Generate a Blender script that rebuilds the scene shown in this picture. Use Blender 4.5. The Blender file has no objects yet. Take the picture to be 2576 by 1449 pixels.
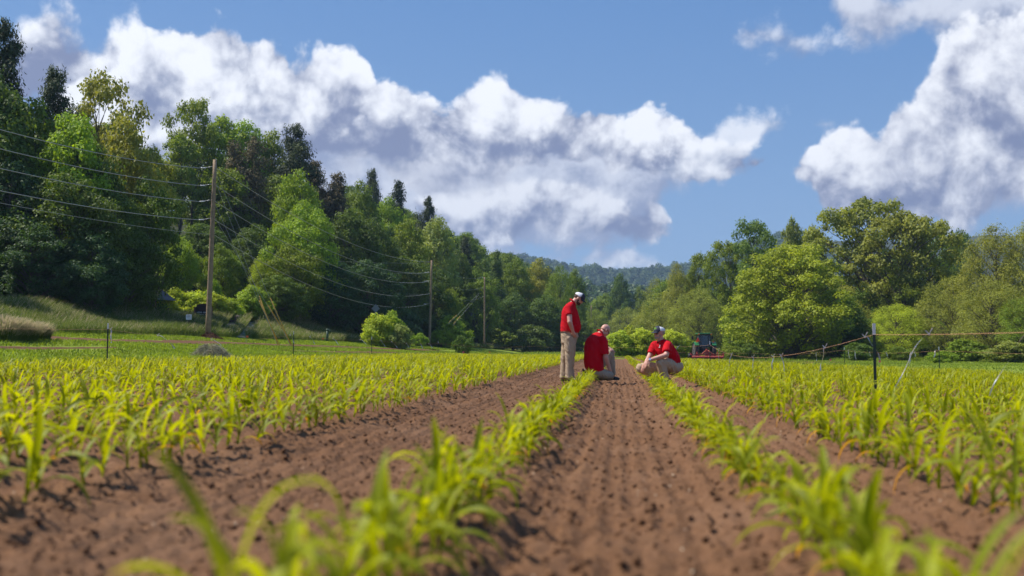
import bpy, bmesh, math, random
import numpy as np
from mathutils import Vector, Matrix

SC = bpy.context.scene
COL = SC.collection
R = math.radians
random.seed(7)
rng = np.random.default_rng(7)

# ------------------------------------------------------------------ camera
CAM_Z = 0.65
FPX = 2504.0                       # focal length in the units of a 2576 px wide picture
PITCH, YAW = R(3.62), R(6.12)
cam_d = bpy.data.cameras.new('camera')
cam = bpy.data.objects.new('camera', cam_d); COL.objects.link(cam)
cam.location = (0, 0, CAM_Z)
cam.rotation_euler = (R(90) + PITCH, 0, YAW)
cam_d.sensor_width = 36.0
cam_d.lens = 36.0 * FPX / 2576.0
cam_d.clip_start = 0.05; cam_d.clip_end = 9000
cam_d.dof.use_dof = True
cam_d.dof.focus_distance = 30
cam_d.dof.aperture_fstop = 1.5
SC.camera = cam
CM = cam.rotation_euler.to_matrix()

def ray(px, py):
    """world direction of a point of the photograph (2576 x 1449 units)"""
    d = CM @ Vector(((px - 1288) / FPX, -(py - 724.5) / FPX, -1.0))
    return d
def at(px, py, D):
    """world point on that direction at world depth y = D"""
    d = ray(px, py)
    return Vector((d.x / d.y * D, D, CAM_Z + d.z / d.y * D))

# ------------------------------------------------------------------ sun, sky
SUN_EL, SUN_AZ = R(56), R(-86)     # azimuth from +Y, negative = left
sdir = Vector((math.sin(SUN_AZ) * math.cos(SUN_EL), math.cos(SUN_AZ) * math.cos(SUN_EL), math.sin(SUN_EL)))
sun_d = bpy.data.lights.new('sun', 'SUN'); sun = bpy.data.objects.new('sun', sun_d); COL.objects.link(sun)
sun.rotation_euler = sdir.to_track_quat('Z', 'Y').to_euler()
sun.location = (-40, -5, 60)
sun_d.energy = 4.9; sun_d.angle = R(0.53); sun_d.color = (1.0, 0.93, 0.82)

SC.view_settings.view_transform = 'Standard'; SC.view_settings.look = 'None'
SC.view_settings.gamma = 1; SC.view_settings.exposure = 0.42; SC.view_settings.use_curve_mapping = False
SC.render.resolution_x = 1024; SC.render.resolution_y = 576
cy = SC.cycles
cy.max_bounces = 6; cy.diffuse_bounces = 3; cy.glossy_bounces = 2; cy.transmission_bounces = 4; cy.volume_bounces = 0
cy.transparent_max_bounces = 6
cy.use_adaptive_sampling = True; cy.adaptive_threshold = 0.015
cy.use_denoising = True
cy.caustics_reflective = False; cy.caustics_refractive = False
cy.sample_clamp_indirect = 6

class NT:
    """tiny node-tree builder"""
    def __init__(s, nt): s.nt = nt; s.n = nt.nodes; s.l = nt.links
    def new(s, t, **kw):
        nd = s.n.new(t)
        for k, v in kw.items(): setattr(nd, k, v)
        return nd
    def set(s, sock, v):
        if v is None: return
        if isinstance(v, bpy.types.NodeSocket): s.l.new(v, sock)
        else: sock.default_value = v
    def m(s, op, a, b=None, c=None, clamp=False):
        nd = s.new('ShaderNodeMath', operation=op, use_clamp=clamp)
        s.set(nd.inputs[0], a)
        if b is not None: s.set(nd.inputs[1], b)
        if c is not None: s.set(nd.inputs[2], c)
        return nd.outputs[0]
    def vm(s, op, a, b=None, out=0):
        nd = s.new('ShaderNodeVectorMath', operation=op)
        s.set(nd.inputs[0], a)
        if b is not None: s.set(nd.inputs[1], b)
        return nd.outputs[out]
    def scale(s, a, k):
        nd = s.new('ShaderNodeVectorMath', operation='SCALE'); s.set(nd.inputs[0], a); s.set(nd.inputs['Scale'], k); return nd.outputs[0]
    def mix(s, f, a, b, mode='MIX'):
        nd = s.new('ShaderNodeMix', data_type='RGBA', blend_type=mode)
        s.set(nd.inputs[0], f); s.set(nd.inputs[6], a); s.set(nd.inputs[7], b); return nd.outputs[2]
    def smooth(s, x, a, b, lo=0.0, hi=1.0):
        nd = s.new('ShaderNodeMapRange', interpolation_type='SMOOTHSTEP')
        s.set(nd.inputs[0], x); s.set(nd.inputs[1], a); s.set(nd.inputs[2], b); s.set(nd.inputs[3], lo); s.set(nd.inputs[4], hi)
        return nd.outputs[0]
    def lin(s, x, a, b, lo=0.0, hi=1.0):
        nd = s.new('ShaderNodeMapRange')
        s.set(nd.inputs[0], x); s.set(nd.inputs[1], a); s.set(nd.inputs[2], b); s.set(nd.inputs[3], lo); s.set(nd.inputs[4], hi)
        return nd.outputs[0]
    def noise(s, vec, sc, det=4, rough=0.5, dist=0.0, out=0):
        nd = s.new('ShaderNodeTexNoise'); s.set(nd.inputs['Vector'], vec); s.set(nd.inputs['Scale'], sc)
        nd.inputs['Detail'].default_value = det; nd.inputs['Roughness'].default_value = rough; nd.inputs['Distortion'].default_value = dist
        return nd.outputs[out]
    def voro(s, vec, sc, feat='F1', det=0, rough=.5, smooth=.5, rand=1.0, out='Distance'):
        nd = s.new('ShaderNodeTexVoronoi', feature=feat); s.set(nd.inputs['Vector'], vec); s.set(nd.inputs['Scale'], sc)
        if 'Detail' in nd.inputs: nd.inputs['Detail'].default_value = det; nd.inputs['Roughness'].default_value = rough
        if feat == 'SMOOTH_F1': nd.inputs['Smoothness'].default_value = smooth
        nd.inputs['Randomness'].default_value = rand
        return nd.outputs[out]
    def curve(s, x, pts):
        nd = s.new('ShaderNodeFloatCurve'); s.set(nd.inputs['Value'], x)
        c = nd.mapping.curves[0]
        nd.mapping.use_clip = False
        pts = sorted(pts)
        for i, p in enumerate(pts):
            if i < 2: c.points[i].location = p
            else: c.points.new(*p)
        for p in c.points: p.handle_type = 'AUTO_CLAMPED'
        nd.mapping.update()
        return nd.outputs[0]

W = bpy.data.worlds.new('World'); SC.world = W; W.use_nodes = True
t = NT(W.node_tree); t.n.clear()
wo = t.new('ShaderNodeOutputWorld'); bg = t.new('ShaderNodeBackground')
t.l.new(bg.outputs[0], wo.inputs[0])
sky = t.new('ShaderNodeTexSky', sky_type='NISHITA')
sky.sun_disc = False; sky.sun_elevation = SUN_EL; sky.sun_rotation = SUN_AZ % (2 * math.pi)
sky.altitude = 200; sky.air_density = 1.0; sky.dust_density = 0.7; sky.ozone_density = 1.6
SKY_STR = 0.085
skyc = t.scale(sky.outputs[0], SKY_STR)
_el = t.m('ARCSINE', t.vm('DOT_PRODUCT', t.new('ShaderNodeTexCoord').outputs['Generated'], (0, 0, 1), 1))
clear = t.mix(t.smooth(_el, -.02, .42), (.205, .335, .55, 1), (.090, .212, .465, 1))   # hand-set sky gradient, deeper blue with height
skyc = t.mix(.8, skyc, clear)

# clouds live in azimuth / elevation (u, v), so they stand far off in the sky
co = t.new('ShaderNodeTexCoord').outputs['Generated']
sep = t.new('ShaderNodeSeparateXYZ'); t.l.new(co, sep.inputs[0])
az = t.m('ARCTAN2', sep.outputs[0], sep.outputs[1])
el = t.m('ARCSINE', sep.outputs[2])
def uv_of(px, py):
    d = ray(px, py).normalized()
    return (math.atan2(d.x, d.y), math.asin(d.z))
U0, U1, V1 = -0.80, 0.56, 0.50
def nuv(px, py):
    a, e = uv_of(px, py); return ((a - U0) / (U1 - U0), e / V1)
u = t.lin(az, U0, U1); v = t.m('DIVIDE', el, V1)
# large warp and billows shared by every bank
warp = t.noise(co, 5.0, 3, .5, out=1)
wv = t.vm('ADD', co, t.scale(t.vm('SUBTRACT', warp, (0.5, 0.5, 0.5)), 0.05))
LD = (sdir * 0.020 + Vector((0, 0, 0.012)))
def billow(vec):
    a = t.voro(vec, 10.0, 'F1', 4, .55)
    b = t.noise(vec, 24.0, 5, .56)
    return t.m('ADD', t.m('MULTIPLY', t.m('SUBTRACT', .62, a), .9), t.m('MULTIPLY', t.m('SUBTRACT', b, .5), 0.75))
b0 = billow(wv)
b1 = billow(t.vm('ADD', wv, tuple(LD)))
f0 = t.noise(wv, 42.0, 6, .62); f1 = t.noise(t.vm('ADD', wv, tuple(LD * .35)), 42.0, 6, .62)
relief2 = t.m('SUBTRACT', f0, f1)
relief = t.m('SUBTRACT', b0, b1)                    # >0 on faces turned to the sun
fine = f0
fine2 = t.noise(wv, 9.0, 4, .55)
cur = skyc
def cloud(top, bot, amp=.05, soft=.03, bright=1.0, dens=1.0, relk=1.3, fall=.10, base=(.17,.20,.32), wisp=0.0):
    """one bank: top and bottom outline as (px, py) lists in the photograph, billowed by the noises"""
    global cur
    def fc(pts, pad):
        q = [nuv(*p) for p in pts]
        q = [(max(-.05, a), b) for a, b in q]
        return t.curve(u, q)
    x0, x1 = nuv(top[0][0], top[0][1])[0], nuv(top[-1][0], top[-1][1])[0]
    amp = amp * 1.25; tp = fc(top, 0); bt = fc(bot, 0)
    hi = t.m('SUBTRACT', tp, v); lo = t.m('SUBTRACT', v, bt)
    e = t.m('MINIMUM', hi, lo)
    e = t.m('MINIMUM', e, t.m('MULTIPLY', t.m('MINIMUM', t.m('SUBTRACT', u, x0), t.m('SUBTRACT', x1, u)), 3.0))
    d = t.m('ADD', t.m('ADD', e, amp * .22 + .012), t.m('MULTIPLY', b0, amp))
    if wisp: d = t.m('ADD', d, t.m('MULTIPLY', t.m('SUBTRACT', fine, .55), wisp))
    al = t.m('MULTIPLY', t.smooth(t.m('ADD', d, t.m('MULTIPLY', t.m('SUBTRACT', fine, .5), soft * .8)), 0.0, soft * .55), dens)
    # light: bright crowns that fall to grey flat bases
    frac = t.m('DIVIDE', t.m('ADD', lo, t.m('MULTIPLY', b0, amp * .9)), t.m('MAXIMUM', t.m('ADD', lo, hi), .03))
    g = t.m('ADD', t.m('MULTIPLY', t.smooth(frac, .02, .80), .76), .09)
    g = t.m('ADD', g, t.m('MULTIPLY', t.m('SUBTRACT', fine2, .5), .55))
    g = t.m('ADD', g, t.m('MULTIPLY', relief, relk))
    g = t.m('ADD', g, t.m('MULTIPLY', relief2, 1.0))
    g = t.m('MULTIPLY', t.smooth(g, -.30, 1.12), bright)
    c = t.mix(g, (*base, 1), (.76, .78, .83, 1))
    cur = t.mix(al, cur, c)

# grey sheets behind the banks
cloud([(60,330),(200,250),(420,190),(640,210),(860,260),(1000,300),(1200,290),(1450,310),(1650,350),(1760,400),(1800,440)],
      [(60,420),(400,520),(800,560),(1100,640),(1300,668),(1500,668),(1590,640),(1640,580),(1690,500),(1800,450)], amp=.045, soft=.09, dens=.92, bright=.62, base=(.24,.275,.40))
cloud([(2060,430),(2150,360),(2300,330),(2450,300),(2700,280)],
      [(2060,470),(2120,560),(2250,590),(2450,585),(2700,580)], amp=.045, soft=.08, dens=.9, bright=.7, base=(.24,.275,.40))
cloud([(-60,60),(0,60),(30,30),(80,5),(150,-25),(200,-5),(240,50),(285,20),(335,35),(360,90),(430,200)],
      [(-60,350),(0,350),(200,340),(300,320),(360,260),(430,210)], amp=.10, soft=.09, fall=.13, bright=1.0)
cloud([(120,260),(190,180),(270,155),(330,95),(400,95),(440,70),(500,70),(570,20),(620,65),(690,95),(725,130),(760,220),(800,330)],
      [(120,320),(250,420),(400,420),(600,420),(700,400),(800,340)], amp=.075, soft=.04, fall=.12)
cloud([(560,280),(590,210),(640,190),(700,145),(760,130),(850,135),(905,160),(935,215),(975,290),(1020,360)],
      [(560,300),(620,400),(800,420),(950,410),(1020,370)], amp=.07, soft=.04, fall=.10)
cloud([(1040,500),(1100,480),(1180,475),(1250,460),(1330,425),(1420,415),(1500,435),(1540,485),(1590,500),(1640,480),(1672,515),(1700,570)],
      [(1040,530),(1100,590),(1200,625),(1400,615),(1540,625),(1620,640),(1700,590)], amp=.06, soft=.045, fall=.08, bright=.85)
cloud([(1150,640),(1200,612),(1290,590),(1400,605),(1490,600),(1550,590),(1620,620),(1680,660)],
      [(1150,680),(1400,690),(1680,690)], amp=.05, soft=.07, dens=.8, fall=.10, base=(.28,.32,.45))
cloud([(780,400),(860,310),(930,245),(990,220),(1060,240),(1110,245),(1160,205),(1215,185),(1280,200),(1320,235),(1400,252),(1460,250),(1530,240),(1570,275),(1640,287),(1700,300),(1740,325),(1800,350),(1870,375),(1930,395)],
      [(780,440),(860,420),(960,455),(1050,478),(1160,482),(1250,470),(1330,440),(1460,430),(1600,440),(1750,460),(1860,455),(1930,410)], amp=.065, soft=.035, fall=.085)
cloud([(1300,400),(1350,330),(1420,290),(1520,300),(1620,310),(1700,330),(1740,370),(1800,400)],
      [(1300,410),(1400,440),(1600,430),(1700,420),(1800,405)], amp=.07, soft=.09, dens=.75, fall=.07)
cloud([(780,420),(900,370),(1000,360),(1080,400),(1180,395),(1260,400),(1320,440)],
      [(780,440),(900,440),(1000,472),(1150,486),(1260,475),(1320,445)], amp=.05, soft=.09, dens=.8, bright=.42, fall=.05, base=(.15,.18,.30))
cloud([(1640,400),(1740,345),(1800,310),(1850,283),(1920,278),(1990,285),(2060,296),(2120,300),(2160,318)],
      [(1640,460),(1760,470),(1850,450),(1890,400),(1930,350),(2000,335),(2070,330),(2160,324)], amp=.045, soft=.09, dens=.8, fall=.12, wisp=.035, base=(.28,.33,.45))
cloud([(2030,-60),(2100,-60),(2300,-60),(2700,-60)],
      [(2030,-40),(2090,10),(2140,95),(2200,120),(2300,110),(2400,120),(2570,120),(2700,120)], amp=.05, soft=.10, dens=.85, fall=.25, bright=.7, base=(.24,.27,.38))
cloud([(2000,420),(2030,365),(2080,328),(2140,312),(2200,318),(2225,290),(2245,240),(2290,215),(2320,160),(2350,105),(2380,80),(2430,60),(2500,55),(2570,40),(2700,30)],
      [(2000,430),(2050,480),(2090,540),(2200,570),(2350,575),(2500,570),(2700,560)], amp=.07, soft=.04, fall=.16)
cloud([(2210,420),(2260,330),(2330,300),(2400,280),(2500,270),(2600,260),(2700,260)],
      [(2210,440),(2300,500),(2450,480),(2600,470),(2700,470)], amp=.08, soft=.08, dens=.7, fall=.12)
cloud([(2300,570),(2380,545),(2470,548),(2560,560),(2700,560)],
      [(2300,600),(2450,610),(2700,620)], amp=.04, soft=.08, dens=.55, fall=.10)
cloud([(1820,90),(1860,60),(1920,42),(1975,50),(2030,70),(2090,80),(2130,110)],
      [(1820,105),(1880,130),(1960,140),(2010,150),(2060,135),(2130,120)], amp=.05, soft=.10, dens=.6, fall=.2, wisp=.05)
cloud([(1540,130),(1580,125),(1640,118),(1700,112),(1760,130)],
      [(1540,140),(1600,152),(1680,152),(1760,140)], amp=.04, soft=.08, dens=.45, fall=.2, wisp=.05)
t.l.new(cur, bg.inputs['Color']); bg.inputs['Strength'].default_value = 1.0
W.cycles.sampling_method = 'MANUAL'; W.cycles.sample_map_resolution = 512
# ------------------------------------------------------------------ helpers
def link(o): COL.objects.link(o); return o
def tag(o, label=None, cat=None, group=None, kind=None):
    if label: o['label'] = label
    if cat: o['category'] = cat
    if group: o['group'] = group
    if kind: o['kind'] = kind
    return o
def empty(name, loc, rz=0.0):
    o = bpy.data.objects.new(name, None); o.empty_display_size = .2
    o.location = loc; o.rotation_euler = (0, 0, rz); return link(o)
def np_mesh(name, V, F, mats=(), smooth=False, attrs=None):
    """V (n,3), F (m,k) array or list of such arrays -> mesh"""
    Fs = F if isinstance(F, list) else [F]
    Fs = [np.asarray(f, dtype=np.int32) for f in Fs if len(f)]
    me = bpy.data.meshes.new(name)
    me.vertices.add(len(V)); me.vertices.foreach_set('co', np.asarray(V, dtype=np.float32).ravel())
    loops = np.concatenate([f.ravel() for f in Fs]); tot = np.concatenate([np.full(len(f), f.shape[1], np.int32) for f in Fs])
    me.loops.add(len(loops)); me.loops.foreach_set('vertex_index', loops)
    me.polygons.add(len(tot)); st = np.zeros(len(tot), np.int32); st[1:] = np.cumsum(tot)[:-1]
    me.polygons.foreach_set('loop_start', st)
    if smooth: me.polygons.foreach_set('use_smooth', np.ones(len(tot), bool))
    for m in mats: me.materials.append(m)
    if attrs:
        for k, (dom, arr) in attrs.items():
            a = me.attributes.new(k, 'FLOAT', dom); a.data.foreach_set('value', np.asarray(arr, np.float32))
    me.update(calc_edges=True); me.validate()
    return me
def ob(name, me, parent=None, loc=None):
    o = bpy.data.objects.new(name, me); link(o)
    if parent is not None: o.parent = parent
    if loc is not None: o.location = loc
    return o

class MB:
    """collects simple solids into one mesh"""
    def __init__(s): s.bm = bmesh.new()
    def box(s, c, size, rot=None, bevel=0.0):
        M = Matrix.Translation(Vector(c)) @ (rot.to_4x4() if rot is not None else Matrix()) @ Matrix.Diagonal((*size, 1))
        g = bmesh.ops.create_cube(s.bm, size=1.0, matrix=M)
        if bevel:
            es = set()
            for v in g['verts']: es.update(v.link_edges)
            bmesh.ops.bevel(s.bm, geom=list(es), offset=bevel, segments=2, affect='EDGES', profile=.5)
        return s
    def tube(s, pts, rad, n=10, cap=True, flat=1.0):
        pts = [Vector(p) for p in pts]
        rads = rad if hasattr(rad, '__len__') else [rad] * len(pts)
        rings = []; prev = None
        for i, p in enumerate(pts):
            d = (pts[min(i + 1, len(pts) - 1)] - pts[max(i - 1, 0)]).normalized()
            if prev is None:
                a = d.orthogonal().normalized()
                if abs(d.z) < .9: a = Vector((0, 0, 1)).cross(d).normalized()
            else: a = (prev - d * prev.dot(d)).normalized()
            prev = a; b = d.cross(a)
            rings.append([s.bm.verts.new(p + (a * math.cos(k * 2 * math.pi / n) + b * math.sin(k * 2 * math.pi / n) * flat) * rads[i]) for k in range(n)])
        for i in range(len(rings) - 1):
            for k in range(n):
                f = s.bm.faces.new((rings[i][k], rings[i][(k + 1) % n], rings[i + 1][(k + 1) % n], rings[i + 1][k])); f.smooth = n > 6
        if cap:
            s.bm.faces.new(rings[0][::-1]); s.bm.faces.new(rings[-1])
        return s
    def cyl(s, a, b, r, n=16, r2=None): return s.tube([a, b], [r, r if r2 is None else r2], n)
    def prism(s, poly, d):
        """poly: list of 3d points (planar), extruded by vector d"""
        d = Vector(d); A = [s.bm.verts.new(Vector(p)) for p in poly]; B = [s.bm.verts.new(Vector(p) + d) for p in poly]
        n = len(A); s.bm.faces.new(A[::-1]); s.bm.faces.new(B)
        for i in range(n): s.bm.faces.new((A[i], A[(i + 1) % n], B[(i + 1) % n], B[i]))
        return s
    def ell(s, c, r, rot=None, seg=16):
        M = Matrix.Translation(Vector(c)) @ (rot.to_4x4() if rot is not None else Matrix()) @ Matrix.Diagonal((*r, 1))
        g = bmesh.ops.create_uvsphere(s.bm, u_segments=seg, v_segments=max(6, seg // 2 + 2), radius=1, matrix=M)
        for v in g['verts']:
            for f in v.link_faces: f.smooth = True
        return s
    def lathe(s, prof, c=(0, 0, 0), axis='X', n=28):
        """prof: (r, h) pairs round the axis"""
        rings = []
        for r, h in prof:
            ring = []
            for k in range(n):
                a = 2 * math.pi * k / n; x, y = r * math.cos(a), r * math.sin(a)
                p = {'X': (h, x, y), 'Y': (x, h, y), 'Z': (x, y, h)}[axis]
                ring.append(s.bm.verts.new(Vector(p) + Vector(c)))
            rings.append(ring)
        for i in range(len(rings) - 1):
            for k in range(n):
                f = s.bm.faces.new((rings[i][k], rings[i][(k + 1) % n], rings[i + 1][(k + 1) % n], rings[i + 1][k])); f.smooth = True
        s.bm.faces.new(rings[0][::-1]); s.bm.faces.new(rings[-1])
        return s
    def build(s, name, mat, parent=None, loc=None):
        bmesh.ops.recalc_face_normals(s.bm, faces=s.bm.faces[:])
        me = bpy.data.meshes.new(name); s.bm.to_mesh(me); s.bm.free(); me.materials.append(mat)
        return ob(name, me, parent, loc)

def copy_thing(o, parent=None):
    c = o.copy(); link(c)
    if parent is not None: c.parent = parent
    for ch in list(o.children): copy_thing(ch, c)
    return c

# ------------------------------------------------------------------ value noise in numpy
def vnoise(x, y, seed=0):
    xi = np.floor(x).astype(np.int64); yi = np.floor(y).astype(np.int64)
    fx = x - xi; fy = y - yi
    fx = fx * fx * fx * (fx * (fx * 6 - 15) + 10); fy = fy * fy * fy * (fy * (fy * 6 - 15) + 10)
    def h(a, b):
        n = (a * 374761393 + b * 668265263 + seed * 1442695041) & 0xffffffff
        n = ((n ^ (n >> 13)) * 1274126177) & 0xffffffff
        return ((n ^ (n >> 16)) & 0xffffff) / float(0xffffff)
    a = h(xi, yi); b = h(xi + 1, yi); c = h(xi, yi + 1); d = h(xi + 1, yi + 1)
    return (a * (1 - fx) + b * fx) * (1 - fy) + (c * (1 - fx) + d * fx) * fy
def fbm(x, y, oct=4, seed=0, g=.5):
    s = 0; a = 1; n = 0
    for i in range(oct):
        s = s + a * vnoise(x * 2 ** i + 17.3 * i, y * 2 ** i - 9.1 * i, seed + i); n += a; a *= g
    return s / n
def sst(x, a, b):
    t_ = np.clip((x - a) / (b - a), 0, 1); return t_ * t_ * (3 - 2 * t_)

# ------------------------------------------------------------------ materials
def mat(name):
    m = bpy.data.materials.new(name); m.use_nodes = True
    q = NT(m.node_tree); q.n.clear()
    out = q.new('ShaderNodeOutputMaterial')
    return m, q, out
def pbr(name, col, rough=.6, metal=0.0, spec=.5, var=.12, vscale=6.0, bump=0.0, bscale=60.0, coat=0.0, sheen=0.0):
    """plain material with a little mottling and bump"""
    m, q, out = mat(name)
    b = q.new('ShaderNodeBsdfPrincipled')
    tc = q.new('ShaderNodeTexCoord').outputs['Object']
    n = q.noise(tc, vscale, 5, .6)
    f = q.lin(n, .25, .75, 1 - var, 1 + var)
    q.l.new(q.scale(tuple(col), f), b.inputs['Base Color'])
    b.inputs['Roughness'].default_value = rough; b.inputs['Metallic'].default_value = metal
    b.inputs['Specular IOR Level'].default_value = spec; b.inputs['Coat Weight'].default_value = coat
    b.inputs['Sheen Weight'].default_value = sheen
    if bump:
        bp = q.new('ShaderNodeBump'); bp.inputs['Distance'].default_value = bump; bp.inputs['Strength'].default_value = 1
        q.l.new(q.noise(tc, bscale, 4, .6), bp.inputs['Height']); q.l.new(bp.outputs[0], b.inputs['Normal'])
    q.l.new(b.outputs[0], out.inputs[0])
    return m
def leaf_mat(name, col=None, trans=.38, rough=.55, warm=(1.25, 1.25, .45), attr='lv', spec=.25, lo=.7, hi=1.35, tipdry=False):
    """two-sided leaf: colour from the object (or fixed), varied per leaf, light shining through"""
    m, q, out = mat(name)
    if col is None:
        base = q.new('ShaderNodeObjectInfo').outputs['Color']
    else: base = tuple(col)
    lv = q.new('ShaderNodeAttribute', attribute_name=attr).outputs['Fac']
    c = q.scale(base, q.lin(lv, 0, 1, lo, hi))
    # some leaves lean to yellow, some to blue green
    c = q.mix(q.smooth(lv, .45, 1.0, 0, .5), c, q.vm('MULTIPLY', c, (1.25, 1.1, .6)))
    if tipdry:
        dry = q.new('ShaderNodeAttribute', attribute_name='dry').outputs['Fac']
        c = q.mix(dry, c, (.42, .22, .05, 1))
    b = q.new('ShaderNodeBsdfPrincipled'); q.l.new(c, b.inputs['Base Color'])
    b.inputs['Roughness'].default_value = rough; b.inputs['Specular IOR Level'].default_value = spec
    tr = q.new('ShaderNodeBsdfTranslucent'); q.l.new(q.vm('MULTIPLY', c, warm), tr.inputs[0])
    mx = q.new('ShaderNodeMixShader'); mx.inputs[0].default_value = trans
    q.l.new(b.outputs[0], mx.inputs[1]); q.l.new(tr.outputs[0], mx.inputs[2]); q.l.new(mx.outputs[0], out.inputs[0])
    return m
# ------------------------------------------------------------------ lie of the land
ROWS_L = [-2.36 - .74 * k for k in range(17)]
ROW_A, ROW_B = -.57, .60
ROWS_R = [1.50 + .62 * k for k in range(23)]
XL, XR = -15.3, 15.6                # edges of the corn
def toe(y):                         # where the wooded hill starts, left of the field
    return np.interp(y, [-100, 80, 120, 150, 200, 250, 330, 420], [-38, -38, -34, -30, -24, -16, -12, -20])
def H(x, y):
    x = np.asarray(x, float); y = np.asarray(y, float)
    z = -.03 * np.clip(x, 0, 16) - .010 * np.clip(x, -16, 0) + .20 * sst(x, -15.1, -16.3)
    # lawn and bank on the left
    d = -16 - x
    lawn = np.clip(d, 0, 10) * .12
    far = sst(y, 110, 170)
    bank = sst(x, -25.6, -33.5) * ((1.25 + 1.1 * sst(y, 66, 104)) * (1 - far) + .6 * far)
    # the gravel drive cuts through the bank
    z = z + lawn + bank
    # wooded hill
    dh = np.clip(toe(y) - x, 0, 200)
    z = z + 30 * (1 - np.exp(-dh * .55 / 30)) * (1 + .25 * sst(y, 100, 180)) * (1 - .6 * sst(y, 330, 500))
    # right side: flat, then a rise far back
    z = z + 34 * sst(x, 90, 230) * sst(y, 180, 330)
    # middle and far hills
    z = z + 38 * sst(y, 520, 700) * (1 - sst(y, 760, 1000)) * (.7 + .5 * fbm(x / 90, y / 90, 2, 5)) * (1 - sst(np.abs(x + 55), 60, 230) * .7)
    z = z + sst(y, 1150, 1650) * (118 + 46 * (fbm(x / 260 + 3, y / 300, 4, 9) - .5) * 2 + .05 * np.clip(x, -300, 500))
    z = z + sst(np.hypot(x, y), 14, 40) * (fbm(x / 9, y / 9, 3, 3) - .5) * .16
    return z
def Hs(x, y): return float(H(x, y))
def ground_at(px, D):
    """point on the ground at depth D under column px"""
    x = at(px, 883, D).x
    return Vector((x, D, Hs(x, D)))

def grid(name, xs, ys, zf, mats, smooth=True):
    X, Y = np.meshgrid(xs, ys); Z = zf(X, Y)
    V = np.stack([X, Y, Z], -1).reshape(-1, 3); nx, ny = len(xs), len(ys)
    i = np.arange(nx - 1); j = np.arange(ny - 1); I, J = np.meshgrid(i, j)
    a = (J * nx + I).ravel(); F = np.stack([a, a + 1, a + 1 + nx, a + nx], -1)
    return np_mesh(name, V, F, mats, smooth)
def steps(a, b, f):
    """coordinates from a to b with spacing f(v)"""
    o = [a]
    while o[-1] < b: o.append(o[-1] + f(o[-1]))
    o[-1] = b
    return np.array(o)

# meadow / hills ------------------------------------------------------------
m_meadow, q, out = mat('grassland')
geo = q.new('ShaderNodeNewGeometry').outputs['Position']
sp = q.new('ShaderNodeSeparateXYZ'); q.l.new(geo, sp.inputs[0])
n1 = q.noise(geo, .25, 4, .6); n2 = q.noise(geo, 3.0, 4, .65); n3 = q.noise(geo, 26, 3, .6)
mow = q.mix(n1, (.15, .22, .02, 1), (.24, .29, .035, 1))
mow = q.mix(q.smooth(n2, .5, .75), mow, (.20, .20, .055, 1))
mow = q.scale(mow, q.lin(n3, .2, .8, .6, 1.3))
tall = q.mix(n2, (.11, .12, .03, 1), (.20, .17, .075, 1)); tall = q.scale(tall, q.lin(n3, .2, .8, .6, 1.2))
c = q.mix(q.smooth(q.m('ADD', sp.outputs[0], q.m('MULTIPLY', n1, 1.4)), -24.6, -26.0), mow, tall)
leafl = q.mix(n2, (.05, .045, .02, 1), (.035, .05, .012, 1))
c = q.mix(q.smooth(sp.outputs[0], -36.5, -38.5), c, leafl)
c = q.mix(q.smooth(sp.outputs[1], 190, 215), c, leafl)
b = q.new('ShaderNodeBsdfPrincipled'); q.l.new(c, b.inputs['Base Color']); b.inputs['Roughness'].default_value = .9; b.inputs['Specular IOR Level'].default_value = .1
bp = q.new('ShaderNodeBump'); bp.inputs['Distance'].default_value = .06; q.l.new(q.noise(geo, 9, 5, .7), bp.inputs['Height']); q.l.new(bp.outputs[0], b.inputs['Normal'])
q.l.new(b.outputs[0], out.inputs[0])
def Hmead(X, Y):
    z = H(X, Y)
    inside = (X > XL - .6) & (X < XR + .6) & (Y < soil_end(X) - .6)
    return np.where(inside, z - .25, z)
def row_far(x): return np.where(np.asarray(x) < 1.9, 84, np.interp(x, [1.9, 6, 16], [66, 58, 45]))
def soil_end(x): return np.where(np.asarray(x) < 7, 86, row_far(x) + 1.5)
xs = np.concatenate([-steps(40, 1500, lambda v: .8 + (v - 40) * .05)[::-1], steps(-39.6, 60, lambda v: .4 if v < 30 else 1)[:-1], steps(60, 1500, lambda v: 1 + (v - 60) * .05)])
ys = np.concatenate([[-150, -80, -40, -20], steps(-5, 2400, lambda v: .5 if v < 90 else .5 + (v - 90) * .02)])
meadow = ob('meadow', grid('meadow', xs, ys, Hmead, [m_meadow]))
tag(meadow, kind='structure')

# tilled soil ---------------------------------------------------------------
m_soil, q, out = mat('tilled_soil')
geo = q.new('ShaderNodeNewGeometry').outputs['Position']
n1 = q.noise(geo, .7, 4, .6); n2 = q.noise(geo, 9, 5, .65); n3 = q.noise(geo, 55, 4, .7)
c = q.mix(n2, (.105, .050, .025, 1), (.215, .115, .062, 1))
c = q.mix(q.smooth(n1, .45, .7, 0, .5), c, (.23, .132, .078, 1))
c = q.scale(c, q.lin(n3, .25, .75, .62, 1.3))
vd = q.voro(geo, 24, 'F1'); vcol = q.voro(geo, 24, 'F1', out='Color')
pale = q.m('MULTIPLY', q.smooth(vd, .16, .10), q.smooth(q.vm('DOT_PRODUCT', vcol, (1, 0, 0), 1), .86, .9))
c = q.mix(pale, c, (.46, .36, .26, 1))
b = q.new('ShaderNodeBsdfPrincipled'); q.l.new(c, b.inputs['Base Color']); b.inputs['Roughness'].default_value = .95; b.inputs['Specular IOR Level'].default_value = .12
bp = q.new('ShaderNodeBump'); bp.inputs['Distance'].default_value = .03; bp.inputs['Strength'].default_value = .9
q.l.new(q.m('ADD', n2, q.m('MULTIPLY', n3, .35)), bp.inputs['Height']); q.l.new(bp.outputs[0], b.inputs['Normal'])
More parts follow.
